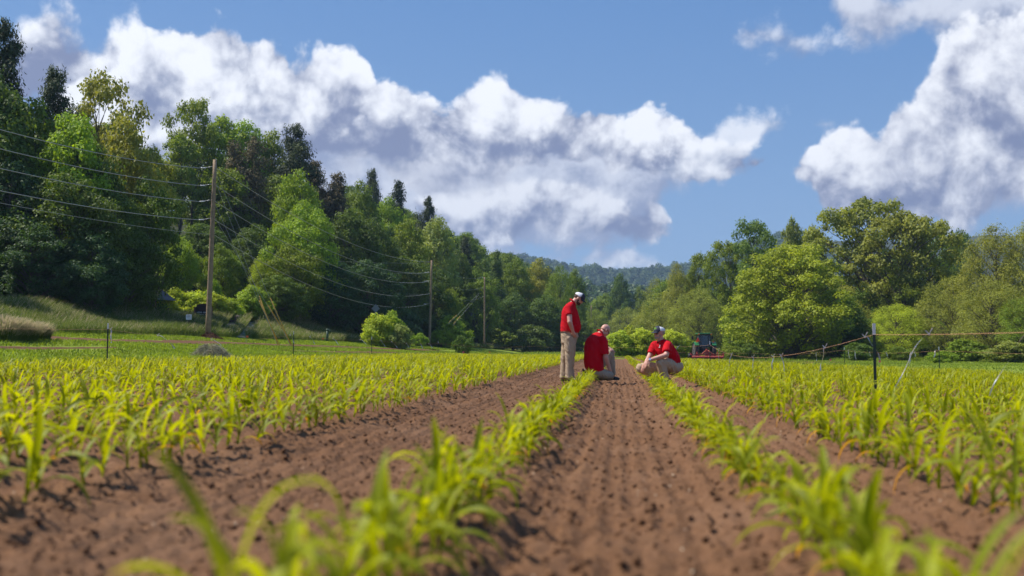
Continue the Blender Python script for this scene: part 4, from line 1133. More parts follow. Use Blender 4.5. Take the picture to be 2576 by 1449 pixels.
def collar(c, axis, r, parent, open_dir):
    """turned-down polo collar round the neck"""
    axis = Vector(axis).normalized(); A = Vector(open_dir); A = (A - axis * A.dot(axis)).normalized(); B = axis.cross(A); c = Vector(c)
    bm = bmesh.new(); n = 26; G_ = {}
    for i in range(n + 1):
        a = .28 + (2 * math.pi - .56) * i / n
        for j, (rr, hh) in enumerate(((r * .98, .004), (r * 1.05, .012), (r * 1.34, -.016))):
            G_[i, j] = bm.verts.new(c + (A * math.cos(a) + B * math.sin(a)) * rr + axis * hh)
    for i in range(n):
        for j in range(2): f_ = bm.faces.new((G_[i, j], G_[i + 1, j], G_[i + 1, j + 1], G_[i, j + 1])); f_.smooth = True
    me = bpy.data.meshes.new('collar'); bm.to_mesh(me); bm.free(); me.materials.append(m_shirt); o = ob('collar', me, parent)
    md = o.modifiers.new('t', 'SOLIDIFY'); md.thickness = .004
    return o
X_, Y_ = V3(1, 0, 0), V3(0, 1, 0)
def lim(a, r0, b_, r1): return ('cap', a, r0, b_, r1)

# --- the standing man ------------------------------------------------------
D1 = 20.1; b1x = at(1431.8, 900, D1).x
man1 = empty('person', (b1x, D1, float(Hsoil(np.array([b1x]), np.array([D1]))[0]) + .022))
tag(man1, 'man standing with hand on hip in red polo, khaki trousers and cap', 'person')
q1 = lambda cx, cy_, y=0.0: V3((cx - 200) * .00142, y, (1392 - cy_) * .00142)
hp, hw, hM = head(q1(338, 222), (.80, -.10, -.60), (.6, 0, .8))
sk = hp + [lim(q1(252, 300), .070, q1(305, 235), .058),
     ('loft', [(q1(200, 780), X_ * .13, Y_ * .15), (q1(222, 600), X_ * .17, Y_ * .165), (q1(222, 430), X_ * .14, Y_ * .18), (q1(218, 330), X_ * .09, Y_ * .16), (q1(240, 280), X_ * .06, Y_ * .07)])]
ra = [q1(208, 345, -.195), q1(222, 560, -.315), q1(262, 690, -.235)]
la = [q1(212, 345, .195), q1(240, 560, .31), q1(290, 690, .22)]
for a in (ra, la): sk += [lim(a[0], .060, a[1], .048), lim(a[1], .050, a[2], .031)]
sk += hand(ra[2], q1(292, 765, -.20) - ra[2], (-.3, -1, .1), .35, 1) + hand(la[2], q1(300, 765, .18) - la[2], (-.3, 1, .1), .35, -1)
for sg, kx, ax in ((-1, 218, 214), (1, 138, 118)):
    sk += [lim(q1(200, 790, .09 * sg), .09, q1(kx, 1045, .105 * sg), .058), lim(q1(kx, 1045, .105 * sg), .058, q1(ax, 1340, .11 * sg), .04)]
flesh('body', sk, .0085, m_skin_red, man1, 3)
eyes(hw, hM, man1)
flesh('shirt', [('loft', [(q1(207, 708), X_ * .172, Y_ * .180), (q1(222, 665), X_ * .198, Y_ * .192), (q1(228, 600), X_ * .205, Y_ * .198), (q1(222, 510), X_ * .188, Y_ * .198), (q1(214, 410), X_ * .160, Y_ * .205),
      (q1(212, 345), X_ * .125, Y_ * .195), (q1(228, 300), X_ * .090, Y_ * .135), (q1(248, 268), X_ * .066, Y_ * .078)])] +
      [('cap', q1(208, 350, sg * .175), .082, q1(212, 380, sg * .205), .080) for sg in (-1, 1)] + [('cone', q1(208, 345, sg * .185), .080, q1(217, 462, sg * .262), .074) for sg in (-1, 1)],
      .011, m_shirt, man1, 4, .009, 6, 3)
collar(q1(262, 262), q1(305, 225) - q1(262, 268), .066, man1, (1, 0, -.5))
flesh('trousers', [('loft', [(q1(203, 688), X_ * .168, Y_ * .172), (q1(200, 760), X_ * .172, Y_ * .188), (q1(197, 850), X_ * .150, Y_ * .185), (q1(195, 900), X_ * .10, Y_ * .12)]),
      ('cap', q1(208, 800, -.09), .118, q1(215, 930, -.10), .108), ('cap', q1(215, 930, -.10), .108, q1(216, 1060, -.105), .092), ('cap', q1(216, 1060, -.105), .090, q1(206, 1200, -.11), .083), ('cone', q1(206, 1200, -.11), .083, q1(218, 1345, -.11), .090),
      ('cap', q1(192, 800, .09), .112, q1(160, 930, .10), .10), ('cap', q1(160, 930, .10), .10, q1(138, 1060, .105), .084), ('cap', q1(138, 1060, .105), .084, q1(124, 1200, .11), .076), ('cone', q1(124, 1200, .11), .076, q1(120, 1350, .11), .080)],
      .011, m_khaki, man1, 3, .013, 8, 5)
mb = MB(); n = 30
ringp = [q1(203, 690) + X_ * .176 * math.cos(2 * math.pi * k / n) + Y_ * .184 * math.sin(2 * math.pi * k / n) for k in range(n + 1)]
mb.tube(ringp, .017, 8, False, .35); mb.build('belt', m_belt, man1)
flesh('beard', [('ell', hw(.040, 0, -.070), (.062, .060, .045), hM), ('ell', hw(.066, 0, -.084), (.036, .040, .032), hM), ('ell', hw(.020, .058, -.040), (.020, .012, .034), hM), ('ell', hw(.020, -.058, -.040), (.020, .012, .034), hM)], .006, m_hair, man1, 3)
flesh('hair', [('ell', hw(-.030, 0, .015), (.082, .079, .062), hM)], .006, m_hair, man1, 2)
cp_ = empty('cap', (0, 0, 0)); cp_.parent = man1; cap(hw, hM, cp_)
shoe(q1(172, 1384, -.12), q1(350, 1384, -.20), m_boottan, man1, shaft=q1(212, 1320, -.11))
shoe(q1(78, 1384, .11), q1(250, 1384, .17), m_boottan, man1, shaft=q1(118, 1320, .11))

# --- the kneeling man ------------------------------------------------------
D2 = 20.2; b2x = at(1431.8 + (620 - 200) / 4.2625 * .7548, 900, D2).x
man2 = empty('person', (b2x, D2, float(Hsoil(np.array([b2x]), np.array([D2]))[0]) + .022))
tag(man2, 'bald man kneeling on one knee seen from behind, in red polo and taupe trousers', 'person')
q2 = lambda cx, cy_, y=0.0: V3((cx - 620) * .00142, y, (1392 - cy_) * .00142)
hp, hw, hM = head(q2(712, 676, .12), (.66, .30, -.68), (.4, .2, .85))
sA, sB = V3(.86, -.5, 0), V3(.45, .85, -.1)
def ring2(cx, cy_, y, a, b_): return (q2(cx, cy_, y), sA * a, sB * b_)
sk = hp + [lim(q2(630, 745, .06), .072, q2(690, 690, .11), .060),
     ('loft', [ring2(565, 1250, .0, .15, .12), ring2(545, 1050, .0, .165, .14), ring2(560, 880, .03, .18, .14), ring2(600, 760, .06, .13, .09)])]
ra = [q2(690, 820, -.07), q2(722, 1060, -.12), q2(784, 1262, -.02)]
la = [q2(515, 845, .17), q2(660, 1000, .42), q2(765, 935, .36)]
for a in (ra, la): sk += [lim(a[0], .062, a[1], .048), lim(a[1], .050, a[2], .033)]
sk += hand(ra[2], q2(815, 1330, -.0) - ra[2], (.8, -.5, .3), .25, -1) + hand(la[2], (.85, 0, -.35), (.3, -.2, .9), .55, 1, 1.1)
sk += [lim(q2(600, 1240, -.02), .09, q2(778, 1325, -.05), .06), lim(q2(778, 1340, -.05), .05, q2(470, 1335, .14), .04), lim(q2(560, 1230, .12), .09, q2(780, 1000, .36), .06), lim(q2(780, 1000, .36), .055, q2(800, 1320, .36), .04)]
flesh('body', sk, .0085, m_skin_red, man2, 3)
eyes(hw, hM, man2)
flesh('shirt', [('loft', [ring2(574, 1268, -.01, .196, .150), ring2(556, 1200, -.01, .205, .168), ring2(543, 1100, 0, .208, .175), ring2(542, 980, .0, .205, .172), ring2(556, 880, .03, .212, .160), ring2(575, 800, .05, .185, .130), ring2(600, 748, .07, .135, .100), ring2(628, 715, .085, .082, .078)])] +
      [('cap', q2(672, 815, -.06), .084, q2(690, 850, -.08), .084), ('cone', q2(690, 840, -.08), .086, q2(711, 1018, -.115), .080),
       ('cap', q2(512, 838, .15), .080, q2(525, 870, .20), .078), ('cone', q2(520, 860, .18), .080, q2(580, 960, .33), .078)],
      .011, m_shirt, man2, 4, .010, 5, 13)
collar(q2(650, 712, .09), q2(690, 680, .11) - q2(640, 720, .08), .072, man2, (.5, .6, -.6))
flesh('trousers', [('loft', [ring2(575, 1235, 0, .17, .15), ring2(580, 1300, .0, .175, .15), ring2(590, 1335, .0, .12, .1)]),
      ('cap', q2(610, 1265, -.04), .112, q2(700, 1310, -.06), .10), ('cap', q2(700, 1310, -.06), .10, q2(775, 1322, -.05), .085), ('cap', q2(770, 1335, -.05), .075, q2(620, 1340, .05), .072), ('cone', q2(620, 1340, .05), .072, q2(470, 1335, .13), .075),
      ('cap', q2(570, 1240, .12), .11, q2(680, 1110, .26), .10), ('cap', q2(680, 1110, .26), .098, q2(778, 1005, .36), .080), ('cap', q2(782, 1010, .36), .080, q2(795, 1160, .36), .075), ('cone', q2(795, 1160, .36), .074, q2(798, 1330, .36), .078)],
      .011, m_taupe, man2, 3, .013, 8, 15)
flesh('hair', [('ell', hw(-.034, 0, -.012), (.068, .0775, .040), hM)], .006, skin_mat('stubbled_scalp', (.50, .30, .225)), man2, 2)
mb = MB()
for sg in (1, -1): mb.tube([hw(.092, .030 * sg, .006), hw(.07, .078 * sg, .008), hw(-.008, .086 * sg, .006)], .0035, 6); mb.ell(hw(.094, .034 * sg, .0), (.004, .024, .017), hM)
mb.build('glasses', m_black, man2)
shoe(q2(745, 1384, .37), q2(905, 1386, .44), m_black, man2, shaft=q2(798, 1325, .36))
# back boot: toes on the ground, sole turned to the camera's left
bt = flesh('boot', [('ell', q2(430, 1262, .15), (.045, .048, .055)), ('ell', q2(425, 1310, .14), (.045, .050, .075)), ('ell', q2(440, 1368, .12), (.065, .052, .032)), ('cap', q2(440, 1290, .15), .050, q2(500, 1325, .13), .055)], .008, m_boot, man2, 4)
mb = MB(); mb.prism([q2(402, 1222, .10), q2(398, 1300, .085), q2(396, 1372, .07), q2(396, 1372, .175), q2(398, 1300, .19), q2(402, 1222, .185)], (-.026, 0, 0)); mb.build('sole', m_black, bt)

# --- the crouching man -----------------------------------------------------
D3 = 18.9; b3x = at(1668.9, 900, D3).x
man3 = empty('person', (b3x, D3, float(Hsoil(np.array([b3x]), np.array([D3]))[0]) + .022))
tag(man3, 'grey bearded man crouching on his heels in red polo, tan trousers and cap', 'person')
q3 = lambda cx, cy_, y=0.0: V3((cx - 700) * .000905, y, (1388 - cy_) * .000905)
hp, hw, hM = head(q3(618, 330, -.05), (-.86, -.48, -.06), (0, 0, 1))
F3, L3 = V3(-.8, -.6, 0), V3(.6, -.8, 0)
sp3 = [(890, 965, .10, .165, .175), (835, 840, .07, .170, .190), (765, 715, .03, .158, .200), (705, 610, .0, .142, .205), (672, 540, -.02, .112, .180), (655, 492, -.035, .078, .115), (648, 462, -.045, .062, .068)]
def rings3(k=1.0, n0=0):
    o = []
    for i, (cx, cy_, y, a, b_) in enumerate(sp3[n0:], n0):
        p = q3(cx, cy_, y); pa = q3(*sp3[min(i + 1, 6)][:3]); pb = q3(*sp3[max(i - 1, 0)][:3]); d = (pa - pb).normalized()
        A = (F3 - d * F3.dot(d)).normalized(); o.append((p, A * a * k, L3 * b_ * k))
    return o
sk = hp + [lim(q3(652, 500, -.04), .068, q3(628, 400, -.05), .058), ('loft', rings3(.84))]
la = [q3(790, 580, -.16), q3(742, 778, -.30), q3(395, 882, -.34)]
ra = [q3(530, 580, .13), q3(415, 805, .03), q3(318, 965, -.16)]
for a in (la, ra): sk += [lim(a[0], .060, a[1], .049), lim(a[1], .050, a[2], .031)]
sk += hand(la[2], q3(312, 985, -.34) - la[2], (-.6, -.7, .3), .22, -1, 1.08) + hand(ra[2], q3(262, 1075, -.16) - ra[2], (-.6, -.7, .2), .25, 1, 1.08)
sk += [lim(q3(880, 1045, -.05), .10, q3(625, 925, -.26), .06), lim(q3(625, 925, -.26), .055, q3(735, 1270, -.20), .04), lim(q3(850, 1050, .15), .10, q3(225, 1045, .0), .06), lim(q3(225, 1045, .0), .055, q3(590, 1270, .10), .04)]
flesh('body', sk, .0085, m_skin_red, man3, 3)
eyes(hw, hM, man3)
flesh('shirt', [('loft', rings3(1.03))] + [('cap', q3(785, 575, -.14), .084, q3(788, 600, -.17), .084), ('cone', q3(790, 580, -.15), .086, q3(752, 726, -.265), .082),
      ('cap', q3(545, 572, .10), .080, q3(530, 600, .11), .080), ('cone', q3(535, 575, .12), .082, q3(446, 752, .055), .078)], .010, m_shirt, man3, 4, .010, 6, 23)
collar(q3(645, 478, -.05), q3(628, 420, -.05) - q3(652, 490, -.04), .066, man3, (-.8, -.6, 0))
mb = MB(); dn = (q3(765, 715, .03) - q3(672, 540, -.02)).normalized()
pc = q3(648, 505, -.04) + F3 * .085; mb.box(pc + V3(-.035, -.03, -.075), (.028, .006, .15), Matrix.Rotation(math.atan2(F3.y, F3.x) + math.pi / 2, 3, 'Z')); mb.build('placket', m_shirt, man3)
flesh('trousers', [('loft', [(q3(905, 945, .09), F3 * .165, L3 * .178), (q3(915, 1030, .08), F3 * .17, L3 * .188), (q3(900, 1120, .06), F3 * .13, L3 * .16)]),
      ('cap', q3(890, 1045, -.03), .125, q3(760, 960, -.17), .112), ('cap', q3(760, 960, -.17), .110, q3(632, 930, -.26), .086), ('cap', q3(630, 940, -.26), .088, q3(668, 1090, -.24), .084), ('cone', q3(668, 1090, -.24), .084, q3(728, 1262, -.20), .078),
      ('cap', q3(860, 1055, .14), .125, q3(560, 1050, .09), .108), ('cap', q3(560, 1050, .09), .106, q3(235, 1045, .0), .086), ('cap', q3(235, 1050, .0), .086, q3(420, 1150, .05), .082), ('cone', q3(420, 1150, .05), .080, q3(580, 1250, .10), .074)],
      .010, m_tan, man3, 3, .013, 8, 25)
mb = MB(); n = 24
c0 = q3(902, 948, .09); ringp = [c0 + F3 * .148 * math.cos(2 * math.pi * k / n) + L3 * .166 * math.sin(2 * math.pi * k / n) for k in range(n + 1)]
mb.tube(ringp, .016, 8, False, .4); mb.build('belt', m_navy, man3)
flesh('beard', [('ell', hw(.040, 0, -.072), (.060, .059, .042), hM), ('ell', hw(.068, 0, -.086), (.034, .038, .030), hM), ('ell', hw(.020, .058, -.042), (.02, .012, .032), hM), ('ell', hw(.020, -.058, -.042), (.02, .012, .032), hM)], .006, m_hairg, man3, 3)
flesh('hair', [('ell', hw(-.030, 0, .012), (.082, .079, .055), hM)], .006, m_hairg, man3, 2)
cp_ = empty('cap', (0, 0, 0)); cp_.parent = man3; cap(hw, hM, cp_, patch=True)
shoe(q3(862, 1340, -.18), q3(632, 1384, -.26), m_boot, man3, shaft=q3(745, 1235, -.20))
shoe(q3(760, 1330, .13), q3(560, 1384, .06), m_boot, man3, shaft=q3(610, 1235, .10))
wd = (la[1] - la[2]).normalized(); wc = la[2] + wd * .025; wA = wd.orthogonal().normalized(); wB = wd.cross(wA)
mb = MB(); mb.tube([wc + (wA * math.cos(k * math.pi / 10) + wB * math.sin(k * math.pi / 10)) * .036 for k in range(21)], .009, 8, False, .35)
wt = mb.build('watch', m_steel, man3)
nn = V3(-.25, -.9, .35).normalized(); mb = MB(); mb.cyl(wc + nn * .034, wc + nn * .046, .024, 20); mb.build('dial', m_steel, wt)
# white embroidered mark on the chest
lc = q3(672, 598, 0) + F3 * .125 + L3 * .095; lr = Matrix.Rotation(math.atan2(F3.y, F3.x) + math.pi / 2, 3, 'Z')
mb = MB(); mb.box(lc + V3(0, 0, .01), (.007, .02, .034), lr @ Matrix.Rotation(.25, 3, 'Y')); mb.box(lc + V3(-.008, -.006, -.018), (.020, .02, .014), lr); mb.build('chest_emblem', m_whitep, man3)
# ------------------------------------------------------------------ poles and overhead lines
m_pole = pbr('weathered_pole_wood', (.27, .19, .12), rough=.9, var=.3, vscale=5, bump=.006, bscale=40)
m_wire = pbr('aluminium_wire', (.42, .40, .38), rough=.5, metal=.2)
m_porc = pbr('glazed_insulator', (.55, .56, .62), rough=.25)
m_galv = pbr('galvanised_steel', (.35, .36, .38), rough=.5, metal=.7)
m_guard = pbr('yellow_plastic_guard', (.62, .36, .03), rough=.5)
def utility_pole(px, D, top_px, top_py, r0, r1, arms, label, base_px=None):
    b0_ = ground_at(px, D); tp = at(top_px, top_py, D)
    root = empty('utility_pole', b0_)
    tag(root, label, 'utility pole', 'utility poles along the road')
    v = Vector((tp.x - b0_.x, .0, tp.z - b0_.z)); v.x = max(-.25, min(.25, v.x))
    mb = MB(); n = 9; mb.tube([v * (k / (n - 1)) - Vector((0, 0, .3 if k == 0 else 0)) for k in range(n)], [r0 + (r1 - r0) * k / (n - 1) for k in range(n)], 14)
    mb.build('pole', m_pole, root)
    pts = []
    for (zz, kind) in arms:
        f = (zz - b0_.z) / v.z; c = v * f
        if kind == 'post':
            mb = MB(); mb.cyl(c + Vector((0, 0, -.02)), c + Vector((-.28, -.05, .12)), .022, 8); br = mb.build('bracket', m_galv, root)
            mb = MB(); mb.lathe([(.0, -.13), (.045, -.12), (.03, -.08), (.05, -.05), (.03, -.01), (.05, .03), (.03, .06), (.035, .10), (.0, .12)], c + Vector((-.30, -.05, .24)), 'Z', 12); mb.build('insulator', m_porc, br)
            pts.append(b0_ + c + Vector((-.30, -.05, .36)))
        elif kind == 'drop':
            mb = MB(); mb.cyl(c, c + Vector((-.55, -.1, -.10)), .015, 8); br = mb.build('bracket', m_galv, root)
            mb = MB(); mb.lathe([(.0, -.2), (.05, -.19), (.02, -.15), (.05, -.1), (.02, -.06), (.05, -.01), (.02, .03), (.05, .08), (.0, .1)], c + Vector((-.62, -.1, -.12)), 'X', 12); mb.build('insulator', m_porc, br)
            pts.append(b0_ + c + Vector((-.75, -.1, -.13)))
        else: pts.append(b0_ + c + Vector((-.10, 0, 0)))
    return b0_, v, pts
def z_at(py, D, px=1200): return at(px, py, D).z
def wire(a, b_, sag, label, r=.012, group='overhead lines between the poles', n=26):
    a, b_ = Vector(a), Vector(b_); pts = []
    for i in range(n + 1):
        t_ = i / n; p = a.lerp(b_, t_); p.z -= 4 * sag * t_ * (1 - t_); pts.append(p)
    mb = MB(); mb.tube([p - pts[0] for p in pts], r, 5, True); o = mb.build('power_line', m_wire, None, pts[0]); tag(o, label, 'power line', group); return o
za = [z_at(y, 58, 540) for y in (418, 462, 502, 548, 590)]
p1b, p1v, p1 = utility_pole(522, 58, 548, 402, .17, .115, list(zip(za, ['drop', 'drop', 'drop', 'drop', 'flush'])), 'nearest and tallest wooden utility pole at the left of the lawn')
zb = [z_at(y, 122, 1088) for y in (658, 683, 705, 738, 762)]
p2b, p2v, p2 = utility_pole(1080, 122, 1091, 655, .17, .12, list(zip(zb, ['flush', 'drop', 'drop', 'flush', 'drop'])), 'second wooden utility pole among the bushes')
zc = [z_at(y, 165, 1219) for y in (702, 722, 745)]
p3b, p3v, p3 = utility_pole(1219, 165, 1219, 697, .15, .11, list(zip(zc, ['post', 'flush', 'flush'])), 'third wooden utility pole in front of the dark wood')
zd = [z_at(y, 300, 1490) for y in (775, 786)]
p4b, p4v, p4 = utility_pole(1486, 300, 1490, 768, .17, .12, list(zip(zd, ['flush', 'flush'])), 'smallest farthest utility pole between the standing and kneeling men')
p0 = [Vector((-24.9, -6, z)) for z in (za[0] + .15, za[1] + .05, za[2], za[3], za[4])]
nmw = ['top', 'second', 'third', 'fourth', 'lowest thin']
for k, (dz_, yl) in enumerate(((2.6, 335), (2.3, 382), (2.2, 430), (1.8, 485), (1.7, 520))):
    # sag chosen so that the line leaves the picture where the photo shows it
    e = at(0, yl, 38.6); fr = (58 - 38.6) / 64; chord = p1[k].z + (p0[k].z - p1[k].z) * fr
    wire(p1[k], p0[k], (chord - e.z) / (4 * fr * (1 - fr)), f'{nmw[k]} overhead line running from the nearest pole out of the left edge', .017 if k < 4 else .009)
for k, (i, j, s_) in enumerate(((0, 0, 1.5), (1, 1, 1.7), (2, 2, 1.8), (3, 3, 1.9), (4, 4, 1.9))):
    a = p1[i].copy(); a.x += .9 if i < 4 else .2
    wire(a, p2[j] + Vector((.5 if j in (1, 2, 4) else 0, 0, 0)), s_, f'{nmw[k].replace(" thin", "")} overhead line hanging between the nearest and the second pole', .018, n=34)
for k in range(3):
    wire(p2[k] + Vector((.2, 0, 0)), p3[k], 1.0 + .2 * k, f'{nmw[k]} overhead line between the second and the third pole', .011)
wire(p3[0], p4[0], 4.2, 'upper overhead line from the third pole towards the farthest one', .012, n=40)
wire(p3[1], p4[1], 4.4, 'lower overhead line from the third pole towards the farthest one', .012, n=40)
for k, (y0_, y1_) in enumerate(((640, 672), (655, 692), (680, 716), (700, 742))):
    wire(at(640, y0_, 103), p2[min(k, 3)] + Vector((-.1, 0, -.15)), .35, f'{nmw[k]} side line reaching the second pole out of the dark wood', .009, 'side lines from the wood to the second pole')
def guy(a, b_, label, guard=2.4):
    a, b_ = Vector(a), Vector(b_); root = empty('guy_wire', b_); tag(root, label, 'guy wire', 'guy wires with yellow guards')
    mb = MB(); mb.cyl(Vector((0, 0, -.15)), a - b_, .009, 6); mb.build('cable', m_wire, root)
    d = (a - b_).normalized(); mb = MB(); mb.tube([d * .05, d * (guard * .5), d * guard], [.024, .023, .021], 8); mb.build('guard', m_guard, root)
for k, (px, D, zt, zz) in enumerate(((700, 60, 9.3, 3.3), (704, 60.5, 8.0, 3.1), (733, 62, 9.8, 3.4), (737, 62.4, 7.2, 3.2))):
    g_ = ground_at(px, D); f = zt / 10.4
    guy(p1b + p1v * f, g_, ['left outer', 'left inner', 'right inner', 'right outer'][k] + ' guy wire with yellow guard beside the nearest pole', zz)
for k, (px, py) in enumerate(((1128, 812), (1140, 815))):
    e = at(px, py, 121)
    guy(at(1205, 738 + 4 * k, 128), e, ['left', 'right'][k] + ' slanting guy wire with yellow guard right of the second pole', 2.2)

# ------------------------------------------------------------------ field fence: posts, string, flash tape
m_post = pbr('dark_green_enamel', (.018, .04, .026), rough=.5)
m_postw = pbr('white_enamel', (.75, .74, .76), rough=.5)
m_string = pbr('orange_poly_twine', (.48, .26, .13), rough=.7)
m_tape, q, out = mat('flash_tape')
gp = q.new('ShaderNodeNewGeometry'); tc = q.new('ShaderNodeTexCoord').outputs['Object']
hue = q.noise(tc, 9, 3, .6)
b = q.new('ShaderNodeBsdfPrincipled'); cr = q.new('ShaderNodeValToRGB'); q.l.new(hue, cr.inputs[0])
els = cr.color_ramp.elements; els[0].position = .34; els[0].color = (.62, .62, .68, 1); els[1].position = .72; els[1].color = (.5, .25, .12, 1)
for p_, c_ in ((.44, (.42, .36, .30, 1)), (.52, (.40, .55, .80, 1)), (.60, (.55, .5, .45, 1))): e_ = els.new(p_); e_.color = c_
q.l.new(cr.outputs[0], b.inputs['Base Color']); b.inputs['Metallic'].default_value = .5; b.inputs['Roughness'].default_value = .3; b.inputs['Thin Film Thickness'].default_value = 420
tr = q.new('ShaderNodeBsdfTranslucent'); tr.inputs[0].default_value = (.5, .42, .34, 1)
mx = q.new('ShaderNodeMixShader'); mx.inputs[0].default_value = .3; q.l.new(b.outputs[0], mx.inputs[1]); q.l.new(tr.outputs[0], mx.inputs[2]); q.l.new(mx.outputs[0], out.inputs[0])
def t_post(x, y, h, label, group):
    z = float(Hsoil(np.array([x]), np.array([y]))[0]) if XL - .4 < x < XR + .4 and y < soil_end(x) - 1 else Hs(x, y)
    root = empty('fence_post', (x, y, z)); tag(root, label, 'fence post', group)
    def tee(z0, z1, k=1.0):
        return [(-.020 * k, -.003 * k), (.020 * k, -.003 * k), (.020 * k, .003 * k), (.003 * k, .003 * k), (.003 * k, .032 * k), (-.003 * k, .032 * k), (-.003 * k, .003 * k), (-.020 * k, .003 * k)]
    zt = h - .16
    mb = MB(); mb.prism([(a, b_, -.25) for a, b_ in tee(0, 0)], (0, 0, zt + .25))
    for k in range(int(zt / .055)): mb.box((0, -.006, .05 + k * .055), (.014, .008, .016))
    mb.build('shaft', m_post, root)
    mb = MB(); mb.prism([(a, b_, zt) for a, b_ in tee(0, 0, 1.04)], (0, 0, .16)); mb.build('white_top', m_postw, root)
    return Vector((x, y, z + h * .86))
def string_line(pts, sags, label, group=None):
    P_ = []
    for (a, b_), s_ in zip(zip(pts[:-1], pts[1:]), sags):
        n = 14
        for i in range(n):
            t_ = i / n; p = a.lerp(b_, t_); p.z -= 4 * s_ * t_ * (1 - t_); P_.append(p)
    P_.append(pts[-1]); mb = MB(); mb.tube([p - P_[0] for p in P_], .0034, 5); o = mb.build('fence_string', m_string, None, P_[0]); tag(o, label, 'fence string', group)
    return P_
def on_line(P_, px):
    """point of a string that shows at column px"""
    best = None
    for a, b_ in zip(P_[:-1], P_[1:]):
        for k in range(8):
            p = a.lerp(b_, k / 8); v_ = CM.transposed() @ (p - cam.location)
            if v_.z >= 0: continue
            x = 1288 + FPX * v_.x / -v_.z
            if best is None or abs(x - px) < best[0]: best = (abs(x - px), p)
    return best[1]
def tape(p, length, dx, dy, label, group, w=.018, seed=0):
    """strip of shiny bird tape knotted on the string, blown sideways"""
    rr = random.Random(seed); n = 16; bm = bmesh.new(); prev = None
    c = Vector((0, 0, .03)); ang = rr.uniform(0, 3); pts = []
    for i in range(n + 1):
        t_ = i / n; q_ = Vector((dx * length * (t_ ** .9), dy * length * t_, -length * (1 - .35 * abs(dx)) * t_ ** (1.0 + .5 * abs(dx)))) + Vector((0, 0, .02))
        q_.x += .012 * math.sin(9 * t_ + seed); a = ang + 3.4 * t_ + .5 * math.sin(7 * t_)
        s_ = Vector((math.cos(a), math.sin(a), .15 * math.sin(5 * t_))) * w
        v0, v1 = bm.verts.new(q_ + s_), bm.verts.new(q_ - s_)
        if prev: bm.faces.new((prev[0], v0, v1, prev[1]))
        prev = (v0, v1)
    # knot with two short ends
    for k in range(2):
        e = Vector((.04 * (1 if k else -1), rr.uniform(-.02, .02), .05 + .03 * k)); a_ = bm.verts.new((-.008, 0, 0)); b_ = bm.verts.new((.008, 0, .01)); c_ = bm.verts.new(e + Vector((.01, .008, 0))); d_ = bm.verts.new(e - Vector((.01, .008, 0)))
        bm.faces.new((a_, b_, c_, d_))
    bmesh.ops.create_icosphere(bm, subdivisions=1, radius=.016)
    me = bpy.data.meshes.new('reflective_tape'); bm.to_mesh(me); bm.free(); me.materials.append(m_tape); o = ob('reflective_tape', me, None, p); tag(o, label, 'tape', group)
GP = 'steel posts of the string fence'
# left fence
xl = lambda px, D: at(px, 883, D).x
L1 = t_post(xl(270, 26), 26, 1.25, 'nearest left fence post with white top, left of the hay pile', GP)
L2 = t_post(xl(738, 48), 48, 1.3, 'left fence post with white top beside the yellow guy guards', GP)
L3 = t_post(xl(935, 62), 62, 1.3, 'left fence post in front of the broad bright bush', GP)
L4 = t_post(xl(1102, 82), 82, 1.35, 'farthest left fence post near the second utility pole', GP)
L0 = Vector((L1.x - .6, 6, L1.z + .02))
sl = string_line([L0, L1, L2, L3, L4, Vector((-8, 92, 1.1)), Vector((-1, 96, 1.0))], [.12, .28, .12, .15, .2, .1], 'orange string along the left fence posts in front of the lawn')
for k, (px, ln, dx, lab) in enumerate(((276, .40, .1, 'shiny tape hanging down the nearest left post'), (397, .62, .95, 'shiny tape blown right, between the nearest left post and the utility pole'), (533, .55, .95, 'shiny tape blown right, just right of the nearest utility pole'),
        (728, .5, .5, 'shiny tape just left of the second left fence post'), (779, .5, .6, 'shiny tape right of the second left fence post'), (838, .5, .7, 'shiny tape midway between the second and third left fence posts'),
        (905, .6, .9, 'shiny tape left of the broad bright bush fence post'), (958, .5, .6, 'shiny tape first to the right of the third left post'), (985, .55, .8, 'shiny tape second to the right of the third left post'), (1022, .4, .5, 'shiny tape third to the right of the third left post'), (1058, .5, .4, 'shiny tape left of the second utility pole'), (1078, .5, .7, 'shiny tape at the foot of the second utility pole'))):
    tape(on_line(sl, px), ln, dx, -.1, lab, 'shiny tapes on the left string', .02, k)
# near right fence
R1 = t_post(xl(2200, 14.6), 14.6, 1.14, 'nearest right fence post, tall and dark with white top', GP)
R2 = t_post(xl(1786, 47), 47, 1.25, 'fence post with white top standing in front of the tractor', GP)
R3 = t_post(xl(1664, 66), 66, 1.25, 'far fence post behind the crouching man back', GP)
sr = string_line([Vector((4.15, 3, .86)), R1, R2, R3, Vector((-1, 96, 1.0))], [.05, .45, .1, .1], 'orange string along the near right fence posts')
for k, (px, ln, dx, lab) in enumerate(((2178, .42, .5, 'shiny tape just left of the nearest right fence post'), (2335, .95, -.5, 'very long shiny tape blown left near the right edge'), (2600, .75, -.55, 'long shiny tape with blue end at the right edge'),
        (2075, .46, -.2, 'shiny tape curving left over the right block'), (1964, .72, .15, 'long thin tape third from the nearest right post'), (1945, .38, -.1, 'short tape left of the long thin one'), (1893, .62, .0, 'straight hanging tape right of the tractor'),
        (1840, .8, -.2, 'pale tape between the tractor and the straight hanging tape'), (1808, .75, .0, 'tape hanging right of the tractor post'), (1745, .6, .0, 'tape hanging before the red roller'), (1708, .55, -.6, 'blue green tape blown left before the tractor wheel'), (1686, .45, .3, 'tape left of the tractor'))):
    tape(on_line(sr, px), ln, dx, -.05, lab, 'shiny tapes on the near right string', (.0055 if px > 2300 else .012), 20 + k)
